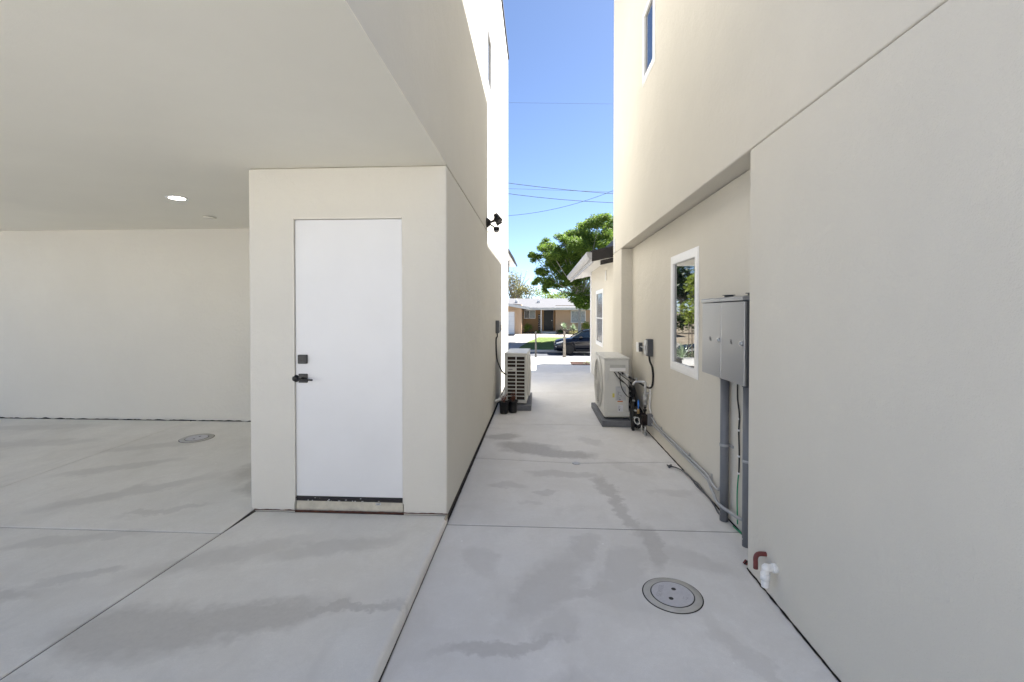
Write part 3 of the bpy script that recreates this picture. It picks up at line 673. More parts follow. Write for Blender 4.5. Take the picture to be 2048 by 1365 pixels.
# big conduits
def riser(y, lab, base, r=.030):
    t = thing('conduit_riser', (1.368, y, 0), lab, 'conduit', 'conduit risers below the cabinets')
    bm = NB(); cyl(bm, (1.368, y, base), (1.368, y, 1.06), r, seg=28); obj('pipe', bm, PVCG, t)
    bm = NB(); cyl(bm, (1.368, y, 1.045), (1.368, y, 1.072), r+.007, seg=28); obj('collar', bm, STEELD, t)
    bm = NB()
    for z in (.56,):
        cyl(bm, (1.368, y, z-.009), (1.368, y, z+.009), r+.004, seg=28); bx(bm, 1.396, 1.409, y-r-.035, y+r+.035, z-.009, z+.009, .002)
    obj('strap', bm, CONDL, t)
    bm = NB(); cyl(bm, (1.3385, y-.004, .05), (1.336, y-.004, .05), .004, seg=10); obj('screw', bm, GALV, t)
riser(3.385, 'grey conduit riser under the farther meter cabinet, standing on the walkway', .002)
riser(3.02, 'grey conduit riser under the nearer meter cabinet, partly hidden by the projecting wall', .002)
bm = NB(); tube(bm, [(1.385, 5.55, .255), (1.393, 5.45, .225), (1.393, 5.30, .205), (1.393, 4.6, .20), (1.393, 3.95, .198), (1.391, 3.78, .195), (1.39, 3.70, .175), (1.388, 3.62, .162), (1.386, 3.53, .175), (1.390, 3.475, .25), (1.392, 3.465, .42), (1.392, 3.465, 1.072)], .0115, 8, 12)
obj('electrical_conduit', bm, CONDL, label='thin grey conduit along the wall base turning up beside the farther riser', cat='conduit', group='thin conduits along the wall base', origin=(1.39, 4.5, .2))
bm = NB(); tube(bm, [(1.392, 5.58, .17), (1.392, 5.3, .170), (1.392, 4.4, .168), (1.391, 3.85, .166), (1.389, 3.74, .155), (1.384, 3.68, .130), (1.370, 3.58, .115), (1.330, 3.42, .125), (1.330, 3.34, .125), (1.362, 3.25, .115), (1.388, 3.18, .11), (1.391, 3.12, .14), (1.392, 3.095, .24), (1.392, 3.09, .45), (1.392, 3.09, 1.072)], .0115, 8, 12)
obj('electrical_conduit', bm, CONDL, label='thin grey conduit looping in front of the farther riser to the nearer cabinet', cat='conduit', group='thin conduits along the wall base', origin=(1.39, 4.5, .17))
for (y, z, sl_) in ((5.2, .187, 'small strap on the thin conduits, closest to the low junction box'), (4.25, .184, 'small strap halfway along the thin conduits on the wall base'), (3.72, .18, 'small strap on the thin conduits, closest to the conduit risers')):
    bm = NB(); bx(bm, 1.3985, 1.409, y-.008, y+.008, z-.035, z+.045, .002); bx(bm, 1.378, 1.399, y-.006, y+.006, z+.028, z+.034); obj('conduit_strap', bm, GALV, label=sl_, cat='strap', group='straps holding the thin conduits', origin=(1.4, y, z))
bm = NB(); tube(bm, [(1.397, 3.24, 1.075), (1.397, 3.24, .93), (1.397, 3.21, .82), (1.396, 3.215, .70), (1.398, 3.21, .55), (1.398, 3.215, .40)], .0055, 6, 8)
tube(bm, [(1.397, 3.215, .40), (1.397, 3.225, .36), (1.396, 3.235, .25), (1.396, 3.23, .12), (1.395, 3.225, .05)], .0045, 6, 8, 1)
for z in (.79, .71, .53, .41): cyl(bm, (1.397, 3.213, z-.006), (1.397, 3.213, z+.006), .009, seg=8, mi=2)
tube(bm, [(1.395, 3.20, .02), (1.397, 3.17, .012), (1.395, 3.21, .01), (1.39, 3.28, .01)], .0045, 6, 8, 1)
obj('ground_wire', bm, [BLACK, GREENW, PVCW], label='black then green ground wire hanging between the two conduit risers', cat='wire', origin=(1.397, 3.22, .5))
bm = NB(); tube(bm, [(1.305, 4.52, .012), (1.35, 4.46, .02), (1.385, 4.34, .022), (1.398, 4.2, .020), (1.39, 4.0, .014), (1.398, 3.8, .018), (1.392, 3.65, .012), (1.37, 3.5, .010), (1.365, 3.42, .02)], .0065, 8, 8)
tube(bm, [(1.398, 4.15, .02), (1.40, 4.0, .035), (1.396, 3.85, .024), (1.39, 3.66, .018)], .004, 8, 8, 0)
for k in range(5): cyl(bm, (1.30-.012*k % .03, 4.51+.008*k, .006+.004*k), (1.325-.01*k, 4.545-.012*k, .022), .005, seg=7)
cyl(bm, (1.29, 4.50, .012), (1.32, 4.54, .016), .012, seg=10)
obj('ground_cable', bm, [STEELD, GREENW], label='loose grey cable with a clamp end lying along the right wall base', cat='cable', origin=(1.35, 4.2, 0))
# right disconnect box + outlet box + whip
DB2 = thing('disconnect_box', (1.38, 5.65, 1.1), 'grey electrical disconnect box on the right wall above the hose tap', 'electrical box')
bm = NB(); bx(bm, 1.345, 1.409, 5.60, 5.72, .99, 1.20, .004); obj('box_body', bm, STEELD, DB2)
bm = NB(); bx(bm, 1.322, 1.344, 5.61, 5.71, 1.01, 1.185, .004); bx(bm, 1.312, 1.321, 5.64, 5.67, 1.05, 1.13, .003); obj('box_cover', bm, GALV, DB2)
bm = NB(); tube(bm, [(1.37, 5.63, .99), (1.372, 5.61, .93), (1.392, 5.58, .86), (1.398, 5.56, .74), (1.392, 5.60, .62), (1.36, 5.72, .595), (1.28, 5.92, .64), (1.20, 6.08, .675), (1.14, 6.155, .712)], .0125, 8, 10)
cyl(bm, (1.16, 6.13, .70), (1.21, 6.06, .675), .017, seg=12, mi=1); obj('whip', bm, [BLACK, GALV], DB2)
OB = thing('outlet_box', (1.40, 6.2, 1.06), 'small square outlet box on the right wall, farther than the disconnect box', 'electrical box')
bm = NB(); bx(bm, 1.36, 1.409, 6.16, 6.25, 1.00, 1.12, .004); obj('box_body', bm, STEELD, OB)
bm = NB(); bx(bm, 1.346, 1.359, 6.15, 6.26, .995, 1.125, .003); obj('box_cover', bm, VINYL, OB)
bm = NB(); cyl(bm, (1.385, 5.72, 1.06), (1.385, 6.16, 1.07), .010, seg=10); obj('nipple', bm, GALV, OB)
# hose tap and manifold
HB = thing('hose_tap', (1.365, 5.75, 0), 'white water riser with hose tap and drain valve on the right wall by the condenser', 'tap')
bm = NB(); cyl(bm, (1.345, 5.72, .34), (1.345, 5.72, .655), .016, seg=16); cyl(bm, (1.345, 5.72, .42), (1.345, 5.72, .50), .030, seg=18); cyl(bm, (1.345, 5.72, .375), (1.345, 5.72, .40), .026, seg=6)
cyl(bm, (1.345, 5.72, .50), (1.345, 5.72, .53), .024, seg=6); cyl(bm, (1.345, 5.72, .57), (1.345, 5.72, .60), .022, seg=18); cyl(bm, (1.345, 5.72, .52), (1.405, 5.72, .52), .014, seg=12); obj('riser_pipe', bm, GALV, HB)
bm = NB(); tube(bm, [(1.345, 5.72, .65), (1.33, 5.72, .662), (1.27, 5.74, .66), (1.225, 5.75, .655), (1.205, 5.755, .63), (1.20, 5.757, .615)], .014, 5, 12); cyl(bm, (1.24, 5.745, .67), (1.24, 5.745, .70), .008, seg=10)
bx(bm, 1.222, 1.258, 5.735, 5.755, .70, .708, .002); obj('spout', bm, GALV, HB)
bm = NB(); tube(bm, [(1.395, 5.70, .63), (1.40, 5.70, .5), (1.392, 5.70, .36), (1.404, 5.69, .30), (1.405, 5.68, .28)], .012, 6, 10); obj('bypass_pipe', bm, PVCW, HB)
bm = NB(); cyl(bm, (1.335, 5.70, .27), (1.335, 5.70, .345), .012, seg=12); cyl(bm, (1.335, 5.70, .30), (1.335, 5.70, .325), .022, seg=14); bx(bm, 1.318, 1.352, 5.69, 5.71, .345, .352); obj('valve', bm, BLACK, HB)
bm = NB(); bx(bm, 1.285, 1.352, 5.64, 5.76, .135, .265, .004); obj('valve_box', bm, RUST, HB)
bm = NB(); cyl(bm, (1.345, 5.71, .0), (1.345, 5.71, .14), .013, seg=12); cyl(bm, (1.345, 5.71, .0), (1.345, 5.71, .025), .022, seg=14)
tube(bm, [(1.30, 5.68, .15), (1.285, 5.67, .09), (1.30, 5.67, .04), (1.315, 5.675, .02)], .006, 6, 8); obj('drop_pipe', bm, GALV, HB)
bm = NB(); tube(bm, [(1.24, 5.80, .20), (1.225, 5.79, .16), (1.25, 5.78, .12), (1.285, 5.77, .13), (1.28, 5.78, .19), (1.24, 5.80, .20)], .005, 6, 8); cyl(bm, (1.275, 5.78, .25), (1.275, 5.78, .31), .018, seg=12, mi=1); obj('valve_ring', bm, [PVCW, BRASS], HB)
bm = NB(); bx(bm, 1.268, 1.282, 5.785, 5.789, .31, .42, .002); bx(bm, 1.264, 1.286, 5.784, 5.788, .35, .41, .003); obj('tag', bm, BLUE, HB)
bm = NB(); bx(bm, 1.353, 1.409, 5.60, 5.68, .135, .275, .003); obj('junction_box', bm, PVCG, label='small grey junction box low on the right wall where the thin conduits start', cat='electrical box', origin=(1.38, 5.64, .2))
# insulated refrigerant lines
LS = thing('line_set', (1.27, 6.0, .2), 'tangle of black insulated refrigerant lines between condenser and right wall', 'pipe')
for k, (pts, r) in enumerate([([(1.225, 6.30, .50), (1.27, 6.22, .50), (1.29, 6.15, .40), (1.275, 6.08, .25), (1.25, 6.0, .12), (1.235, 5.93, .02)], .024), ([(1.235, 6.35, .40), (1.29, 6.25, .42), (1.33, 6.1, .34), (1.31, 6.0, .2), (1.27, 5.96, .08), (1.285, 5.90, .045)], .020),
    ([(1.24, 6.4, .30), (1.30, 6.3, .34), (1.36, 6.2, .25), (1.37, 6.0, .18), (1.33, 5.9, .08), (1.28, 5.88, .05)], .022), ([(1.24, 6.3, .22), (1.28, 6.15, .25), (1.30, 6.02, .17), (1.27, 5.93, .14)], .018), ([(1.26, 6.2, .58), (1.30, 6.15, .50), (1.34, 6.12, .30), (1.36, 6.1, .12)], .013),
    ([(1.25, 6.25, .34), (1.26, 6.12, .30), (1.255, 6.05, .18), (1.26, 6.05, .09)], .024)]):
    bm = NB(); tube(bm, pts, r, 7, 10); obj('insulated_line', bm, BLACK, LS)
bm = NB(); cyl(bm, (1.237, 5.92, .0), (1.237, 5.92, .13), .019, seg=14); obj('drain_stub', bm, BLACK, LS)
for (x, y, z) in ((1.262, 6.10, .36), (1.27, 6.03, .245), (1.255, 5.99, .16)):
    bm = NB(); cyl(bm, (x, y-.03, z), (x+.02, y-.06, z), .013, seg=6); obj('fitting', bm, GALV, LS)
# PVC stubs on the near wall
def elbow(y, z, r, m, drop, out, lab, nm, coll):
    bm = NB(); x = 1.25; tube(bm, [(x+.01, y, z), (x-out*.5, y, z+.002), (x-out*.85, y, z-.004), (x-out, y, z-.022), (x-out, y, z-drop*.6), (x-out, y, z-drop)], r, 8, 18)
    if coll:
        cyl(bm, (x+.001, y, z), (x-out*.35, y, z), r*1.28, seg=22); cyl(bm, (x-out, y, z-.028), (x-out, y, z-drop*.62), r*1.25, seg=22)
        lathe(bm, [(.001, r*1.25), (r*.7, r*1.05), (r*1.2, r*.3), (r*1.2, -.01), (.001, -.012)], (x-out*.9, y, z+.0), 'Z', 18)
    o = obj(nm, bm, m, label=lab, cat='pipe', origin=(x, y, z)); return o
elbow(2.535, .205, .0125, MAROON, .080, .055, 'maroon pipe elbow poking out of the right wall, above the manhole', 'pipe_stub', False)
elbow(2.425, .190, .0185, PVCW, .098, .058, 'white plastic pipe elbow poking out of the right wall, beside the maroon one', 'pipe_stub', True)
bm = NB()
for k in range(5): cyl(bm, (1.262-.004*k, 2.79+.006*(k % 3), .006+.005*(k % 3)), (1.276-.004*k, 2.81-.004*k, .016+.004*k), .0055, seg=7, mi=k % 2)
obj('capped_stub', bm, [MAROON, BLACK], label='tiny maroon capped stub at the foot of the projecting wall corner', cat='pipe', origin=(1.24, 2.8, 0))
# ================================================================== access covers in the concrete
CG = mat('cover_plastic', (.50, .50, .53), .55, var=.06, vscale=60, bump=.5, bscale=300)
COLR = mat('collar_concrete', (.46, .45, .42), .8, var=.10, vscale=14, bump=.3, bscale=200)
def cover(x, y, z, rot, lab, R0=.153, tilt=0):
    t = thing('access_cover', (x, y, z), lab, 'manhole cover', 'round access covers set in the concrete', rz=rot)
    t.rotation_euler.y = tilt
    def O(name, bm, m, par=t):
        bm.transform(Wm(t)); return obj(name, bm, m, par)
    bm = NB(); lathe(bm, [(.108, .0005), (R0+.0045, .0005), (R0+.0045, .0012), (.108, .0012)], (0, 0, 0), 'Z', 64); O('rim_gap', bm, DARKGAP)
    bm = NB(); lathe(bm, [(.112, .001), (R0-.001, .001), (R0-.002, .0045), (.114, .0045)], (0, 0, 0), 'Z', 64); O('collar', bm, COLR)
    bm = NB(); lathe(bm, [(.001, .0047), (.1145, .0047), (.1145, .0050), (.001, .0050)], (0, 0, 0), 'Z', 56); O('lid_gap', bm, BLACK)
    bm = NB(); lathe(bm, [(.001, .0052), (.1085, .0052), (.109, .0062), (.106, .0074), (.100, .0066), (.001, .0066)], (0, 0, 0), 'Z', 56); lid = O('lid', bm, CG)
    for s in (-1, 1):
        bm = NB(); cyl(bm, (.0, s*.046, .0066), (.0, s*.046, .0071), .0125, seg=20); O('lift_hole', bm, BLACK, lid)
    return t, lid
t1, lid = cover(.730, 2.475, .0005, R(-24), 'round grey cover with two finger holes in the walkway beside the right wall')
TX = mat('raised_letters', (.40, .40, .43), .5, var=.03)
textmesh('SEWER', .036, Wm(t1) @ Matrix.Translation((-.062, 0, .0068)) @ Matrix.Rotation(R(90), 4, 'Z'), TX, 'lettering', lid, .0007)
textmesh('17', .034, Wm(t1) @ Matrix.Translation((.066, -.012, .0068)) @ Matrix.Rotation(R(0), 4, 'Z'), TX, 'lettering', lid, .0007)
t2, _ = cover(-3.84, 4.885, zs(-3.8, 4.885)+.001, R(-50), 'round cover in the carport slab in front of the rear wall', .165, 0)
t2.rotation_euler = (math.atan(.0285), 0, 0)
bm = NB(); lathe(bm, [(.026, .0), (.042, .0), (.042, .004), (.026, .004)], (.393, 4.59, .0005), 'Z', 26)
for k in range(5): bx(bm, .393-.036, .393+.036, 4.59-.028+k*.013, 4.59-.024+k*.013, .0012, .0040)
cyl(bm, (.393, 4.59, .0004), (.393, 4.59, .0012), .036, seg=22, mi=1)
obj('floor_drain', bm, [GALV, BLACK], label='small round drain grate at the joint in the middle of the walkway', cat='drain', origin=(.393, 4.59, 0))

# ================================================================== FAR HOUSE
TAN = stucco('tan_stucco_shaded', (.46, .28, .145)); TANL = stucco('tan_stucco_light', (.60, .42, .28))  # first is the porch wall copy, with the porch shade put into its colour
ROOFM = mat('grey_shingles', (.095, .095, .102), .9, var=.08, vscale=3, bump=.5, bscale=20, bdist=.02)
FASC = mat('fascia_grey', (.62, .62, .63), .6, var=.04)
FH = thing('ranch_house', (0, 45, -.36), 'single storey tan house with pale grey roof across the street', 'house')
def hx(px, Y): return (px-1075)/905*Y
def hz(py, Y): return 1.53+(625-py)/905*Y
zb = -.36
bm = NB(); bx(bm, hx(1043, 45)-.3, hx(1088, 45), 45, 45.2, zb-.2, 2.2); bx(bm, hx(1106.5, 45), hx(1112, 45), 45, 45.2, zb-.2, 2.2); bx(bm, hx(1088, 45), hx(1106.5, 45), 45, 45.2, hz(620.8, 45), 2.2); obj('porch_wall', bm, TAN, FH)
bm = NB(); bx(bm, hx(1111, 44.2), 9.5, 44.2, 50, zb-.2, 2.2); fw = obj('front_wall', bm, TANL, FH)
cut(fw, [(hx(1141.5, 44.2), hx(1170, 44.2), 44, 44.35, hz(645, 44.2), hz(622, 44.2))])
bm = NB(); bx(bm, -7.8, hx(1043, 41.5), 41.5, 50, zb-.3, 2.25); bx(bm, hx(1043, 41.5), hx(1043, 41.5)+.01, 41.6, 45, zb-.2, 2.2); obj('garage_wall', bm, TANL, FH)
bm = NB(); bx(bm, -6.6, hx(1029, 41.4), 41.44, 41.495, zb-.25, hz(624, 41.5), .01); gd = obj('garage_door', bm, VINYL, FH)
bm = NB()
for k in range(1, 5): z = zb-.2+k*.42; bx(bm, -6.6, hx(1028.5, 41.4), 41.436, 41.441, z, z+.02)
obj('panel_seam', bm, FASC, gd)
bm = NB(); bx(bm, hx(1029, 41.4), hx(1032.5, 41.4), 41.40, 41.49, zb-.25, hz(620, 41.5), .01); bx(bm, -6.6, hx(1029, 41.4), 41.40, 41.49, hz(624, 41.5), hz(620, 41.5)); obj('door_trim', bm, TANL, gd)
# main roof
Ye = 43.0; ze = hz(616.5, Ye)
bm = NB(); prism(bm, [(Ye, ze+.02), (49.5, hz(597.5, 49.5)), (56, ze), (56, ze-.15), (Ye, ze-.14)], 'X', -8.2, 10); rf = obj('roof', bm, ROOFM, FH)
bm = NB(); bx(bm, hx(1052, Ye), 10.05, Ye-.06, Ye-.005, ze-.19, ze+.04); obj('fascia', bm, FASC, FH)
# garage gable roof, rising to the left
bm = NB(); xr = hx(1058, 43)+.1; Yg = 40.7
prism(bm, [(xr, ze-.16), (-4.6, ze+.55), (-8.4, ze-.16), (-8.4, ze+.03), (-4.6, ze+.75), (xr, ze+.03)], 'Y', Yg+.06, 49); obj('garage_roof', bm, ROOFM, FH)
bm = NB(); prism(bm, [(xr+.04, ze-.20), (-4.6, ze+.51), (-8.4, ze-.2), (-8.4, ze+.05), (-4.6, ze+.77), (xr+.04, ze+.05)], 'Y', Yg, Yg+.055); obj('rake_board', bm, FASC, FH)
bm = NB(); prism(bm, [(-7.8, 2.25), (hx(1043, 41.5), 2.25), (hx(1043, 41.5), ze+.05), (-4.6, ze+.50), (-7.8, ze-.1)], 'Y', 41.51, 41.7); obj('gable_wall', bm, TANL, FH)
for (px, py) in ((1033, 603), (1077, 603.5)):
    Yv = 46.3; x = hx(px, Yv); z = hz(py, Yv); bm = NB(); bx(bm, x-.14, x+.14, Yv-.15, Yv+.15, z-.15, z+.12, .02); cyl(bm, (x, Yv, z+.1), (x, Yv, z+.28), .05, seg=10); obj('roof_vent', bm, mat('white_vent', (.7, .7, .7), .5, var=.03), rf)
bm = NB(); bx(bm, hx(1087.7, 45), hx(1106.3, 45), 44.97, 45.04, zb+.06, hz(620.8, 45), .01); fd = obj('front_door', bm, mat('near_black_paint', (.010, .009, .012), .45, var=.2), FH)
bm = NB(); cyl(bm, (hx(1103.5, 45), 44.97, hz(641.5, 45)), (hx(1103.5, 45), 44.90, hz(641.5, 45)), .045, seg=12); obj('handle', bm, GALV, fd)
def farwin(x0, x1, z0, z1, Y, mull, left, right):
    f = NB(); w_ = .07; bx(f, x0, x0+w_, Y-.05, Y+.02, z0, z1); bx(f, x1-w_, x1, Y-.05, Y+.02, z0, z1); bx(f, x0+w_, x1-w_, Y-.048, Y+.02, z0, z0+w_); bx(f, x0+w_, x1-w_, Y-.048, Y+.02, z1-w_, z1); bx(f, mull-.035, mull+.035, Y-.046, Y+.02, z0+w_, z1-w_)
    fo = obj('window', f, VINYL, FH)
    p = NB(); bx(p, x0+w_, mull-.035, Y-.02, Y-.01, z0+w_, z1-w_); obj('pane', p, left, fo); p = NB(); bx(p, mull+.035, x1-w_, Y-.02, Y-.01, z0+w_, z1-w_); obj('pane', p, right, fo)
BLIND = mat('blinds_behind_glass', (.30, .34, .36), .25, var=.25, vscale=8)
farwin(hx(1048, 45), hx(1071, 45), hz(637.8, 45), hz(620.8, 45), 44.99, hx(1059, 45), PANES, BLIND)
farwin(hx(1141, 44.2), hx(1170.5, 44.2), hz(645.7, 44.2), hz(621.5, 44.2), 44.19, hx(1157.5, 44.2), BLIND, BLIND)
bm = NB(); px0 = hx(1081.3, 43.3); bx(bm, px0, px0+.09, 43.25, 43.34, zb, ze-.18); obj('porch_post', bm, VINYL, FH)
bm = NB(); bx(bm, hx(1078, 43), hx(1113, 43), 42.6, 44.95, zb-.3, zb+.05, .01); bx(bm, hx(1085, 42.3), hx(1111, 42.3), 42.2, 42.6, zb-.3, zb-.05, .01); obj('porch_step', bm, FCON, FH)
SB = thing('welcome_board', (hx(1078.3, 44.8), 44.8, zb), 'tall narrow black welcome board leaning on the tan porch wall', 'sign')
bm = NB(); bx(bm, hx(1076.8, 44.85), hx(1080, 44.85), 44.82, 44.86, zb, hz(629, 44.85)); obj('board', bm, BLACK, SB)
for k, ch in enumerate('WELCOME'):
    textmesh(ch, .19, Matrix.Translation((hx(1078.4, 44.8), 44.815, hz(632+k*4.4, 44.8))) @ Matrix.Rotation(R(90), 4, 'X'), VINYL, 'letter', SB, .002)

# ================================================================== VEGETATION
def leaves(bm, c, r, n, size, rnd, asp=.42, droop=.3, shell=.5):
    c = Vector(c)
    for _ in range(n):
        d = Vector((rnd.gauss(0, 1), rnd.gauss(0, 1), rnd.gauss(0, 1))); d.normalize()
        rr = (shell+(1-shell)*rnd.random()) if rnd.random() < .75 else rnd.random()
        p = c+Vector((d.x*r[0], d.y*r[1], d.z*r[2]))*rr
        a = Vector((d.x+rnd.gauss(0, .6), d.y+rnd.gauss(0, .6), rnd.gauss(0, .5)-droop)).normalized()*size*rnd.uniform(.6, 1.3)
        b = a.cross(Vector((rnd.gauss(0, 1), rnd.gauss(0, 1), rnd.gauss(0, 1)))).normalized()*a.length*asp*.5
        bm.faces.new([bm.verts.new(p-a*.5), bm.verts.new(p+b), bm.verts.new(p+a*.5), bm.verts.new(p-b)])
JL = leafmat('jacaranda_leaves', (.035, .09, .02), (.27, .38, .06), .5)
BARK = mat('bark', (.22, .18, .15), .9, var=.3, vscale=12, bump=.8, bscale=30, bdist=.02)
BARKG = mat('pale_bark', (.34, .31, .28), .9, var=.2, vscale=12, bump=.6, bscale=30, bdist=.02)
TY = 37.0
TR = thing('street_tree', (hx(1158.5, TY), TY, T(TY)), 'tall feathery green tree behind the black car, crown over the tan house', 'tree')
CP = [(1180, 446, 24), (1196, 438, 18), (1210, 455, 24), (1160, 458, 20), (1150, 476, 22), (1125, 482, 17), (1096, 485, 15), (1080, 497, 13), (1072, 517, 13), (1100, 508, 20), (1124, 510, 22), (1150, 505, 24), (1180, 485, 28), (1215, 488, 28), (1240, 470, 28), (1185, 520, 28),
      (1215, 525, 26), (1155, 535, 22), (1112, 538, 18), (1085, 545, 15), (1075, 560, 12), (1098, 568, 15), (1123, 563, 16), (1145, 565, 15), (1160, 580, 17), (1172, 597, 15), (1150, 598, 14), (1160, 609, 12), (1176, 612, 9), (1190, 580, 18), (1230, 560, 24), (1260, 500, 30), (1265, 540, 26), (1062, 510, 7), (1092, 578, 10), (1205, 600, 14), (1139, 548, 16), (1170, 560, 22), (1160, 500, 26), (1130, 525, 22), (1195, 560, 26), (1120, 500, 18), (1108, 520, 18), (1165, 592, 16), (1180, 470, 26), (1225, 510, 30)]
rnd = random.Random(11); bm = NB(); cen = []
for (px, py, r) in CP:
    rr = r*TY/905; y = TY+rnd.uniform(-1.6, 1.6)*(1 if r > 16 else .5); c = (hx(px, TY), y, hz(py, TY)); cen.append((c, rr))
    for k in range(5):
        o = Vector((rnd.uniform(-.6, .6), rnd.uniform(-.7, .7), rnd.uniform(-.6, .55)))*rr
        leaves(bm, Vector(c)+o, (rr*.68, rr*.8, rr*.46), int(640*(rr/.8)**1.7)+60, .15, rnd, .38, .25, .15)
for (px, py, rx, rz, n) in ((1180, 480, 46, 40, 4200), (1215, 510, 40, 50, 3000), (1140, 520, 52, 36, 4200), (1105, 525, 36, 36, 2200), (1100, 560, 34, 16, 1100), (1150, 560, 40, 26, 2200), (1165, 590, 26, 24, 1600)):
    c = Vector((hx(px, TY), TY, hz(py, TY)))
    leaves(bm, c, (rx*TY/905, 1.5, rz*TY/905), n, .19, rnd, .34, .35, .0)
obj('crown', bm, JL, TR)
bm = NB(); x0 = hx(1158.8, TY); zt = T(TY)
tube(bm, [(x0, TY, zt-.05), (x0-.02, TY, zt+1.0), (x0+.02, TY, hz(615, TY)), (x0+.15, TY, hz(590, TY)), (x0+.4, TY, hz(560, TY))], .13, 5, 10, 0, .10)
rt = Vector((x0+.15, TY, hz(590, TY)))
for (c, rr) in cen:
    if rr < .45: continue
    c = Vector(c); m_ = rt.lerp(c, .5)+Vector((0, 0, -.25)); tube(bm, [rt, m_, c], .055, 5, 6, 0, .015)
obj('trunk', bm, BARKG, TR)
def bush(name, x, y, r, h, m, lab, n=500, size=.12, cat='bush', group=None, lob=6, seed=0):
    rn = random.Random(seed); z = T(y)+.02; t = thing(name, (x, y, z), lab, cat, group)
    bm = NB()
    for k in range(lob):
        a = rn.uniform(0, 6.28); d = rn.uniform(.1, .55)*r; leaves(bm, (x+d*math.cos(a), y+d*math.sin(a), z+h*rn.uniform(.35, .7)), (r*.55, r*.55, h*.38), n//lob, size, rn, .4, -.5, .4)
    obj('foliage', bm, m, t)
    bm = NB()
    for k in range(5): a = rn.uniform(0, 6.28); tube(bm, [(x, y, z-.03), (x+.2*r*math.cos(a), y+.2*r*math.sin(a), z+h*.3), (x+.5*r*math.cos(a), y+.5*r*math.sin(a), z+h*.7)], .018, 3, 5, 0, .006)
    obj('stem', bm, BARK, t); return t
LIME = leafmat('lime_leaves', (.14, .22, .03), (.34, .42, .07), .4); OLV = leafmat('olive_leaves', (.12, .13, .05), (.30, .27, .10), .35); MID = leafmat('mid_leaves', (.03, .07, .015), (.09, .16, .03), .35)
DKG = leafmat('dark_leaves', (.012, .035, .008), (.04, .085, .018), .25); PALEG = leafmat('pale_blades', (.16, .24, .12), (.42, .50, .34), .3)
bush('shrub', hx(1056, 43.2), 43.2, .52, .82, LIME, 'bright lime green shrub by the garage corner of the tan house', 900, .13, seed=1)
bush('shrub', hx(1043, 42.4), 42.4, .34, .8, leafmat('pinkish_leaves', (.3, .18, .12), (.5, .40, .30), .3), 'pale pinkish shrub left of the lime green one', 350, .10, seed=2)
bush('shrub', hx(1174, 42.8), 42.8, .75, 1.05, LIME, 'yellow green rounded shrub under the right window of the tan house', 900, .12, seed=3)
bush('shrub', hx(1120, 42.4), 42.4, .50, .40, MID, 'low dark shrub right of the tan house porch step', 350, .12, seed=4)
bush('shrub', hx(1075, 42.2), 42.2, .38, .30, MID, 'low dark shrub left of the tan house porch step', 250, .11, seed=5)
bush('shrub', hx(1147, 40.9), 40.9, .85, .40, OLV, 'dry spreading shrub below the spiky rosettes', 400, .12, seed=8)
def yucca(x, y, z, r, hs, lab, seed, n=46, group=None, wd=.05, m=PALEG):
    rn = random.Random(seed); t = thing('yucca', (x, y, z), lab, 'plant', group); bm = NB(); c = Vector((x, y, z+hs))
    for k in range(n):
        a = rn.uniform(0, 6.283); el = rn.uniform(-.25, 1.45); L = r*rn.uniform(.75, 1.1); d = Vector((math.cos(a)*math.cos(el), math.sin(a)*math.cos(el), math.sin(el)))
        s = d.cross(Vector((0, 0, 1))); s = (s if s.length > .1 else Vector((1, 0, 0))).normalized()*wd*.5; mid = c+d*L*.55; tip = c+d*L+Vector((0, 0, -.12*L*math.cos(el)))
        b = c+d*.04
        v = [bm.verts.new(b-s*.6), bm.verts.new(b+s*.6), bm.verts.new(mid+s), bm.verts.new(mid-s), bm.verts.new(tip)]
        bm.faces.new((v[0], v[1], v[2], v[3])); bm.faces.new((v[3], v[2], v[4]))
    obj('blades', bm, m, t)
    if hs > .1:
        bm = NB(); tube(bm, [(x, y, z-.03), (x+.01, y, z+hs*.5), (x, y, z+hs)], .05, 3, 8); obj('stalk', bm, BARK, t)
    return t
yucca(hx(1127, 41), 41, T(41), .56, .62, 'spiky pale yucca rosette above the wider post, in front of the tan house', 5, 70, 'yuccas by the tan house', .06)
yucca(hx(1146, 41.3), 41.3, T(41.3), .55, .50, 'spiky pale yucca rosette left of the street tree trunk', 6, 70, 'yuccas by the tan house', .06)
yucca(1.48, 13.75, 0, .34, .02, 'small stiff leaved plant in the red mulch beside the cream house corner', 9, 16, None, .028)
yucca(1.75, 14.0, 0, .30, .02, 'small stiff leaved plant deeper in the red mulch bed', 19, 14, None, .028)
def farTree(x, y, w, h, m, lab, seed, n=3000, size=.3, bare=False):
    rn = random.Random(seed); z = T(y); t = thing('background_tree', (x, y, z), lab, 'tree', 'trees behind the tan house'); bm = NB()
    k = 15
    for i in range(k):
        a = rn.uniform(0, 6.28); d = rn.uniform(0, .75)*w*.5; hz_ = rn.uniform(.42, .92)*h; s = 1-.5*abs(hz_/h-.6)
        leaves(bm, (x+d*math.cos(a)*s, y+d*math.sin(a)*s*.6, z+hz_), (w*.22, w*.2, h*.13), n//k, size, rn, .45, .1, .5)
    obj('crown', bm, m, t); bm = NB(); tube(bm, [(x, y, z-.1), (x+.1, y, z+h*.35), (x, y, z+h*.6)], .22, 4, 8, 0, .1)
    for i in range(26 if bare else 9):
        a = rn.uniform(0, 6.28); d = rn.uniform(.25, .5)*w; tube(bm, [(x, y, z+h*rn.uniform(.25, .5)), (x+d*.5*math.cos(a), y+d*.4*math.sin(a), z+h*.65), (x+d*math.cos(a), y+d*.6*math.sin(a), z+h*rn.uniform(.7, 1.0))], .06, 4, 5, 0, .02)
    obj('trunk', bm, BARKG if bare else BARK, t)
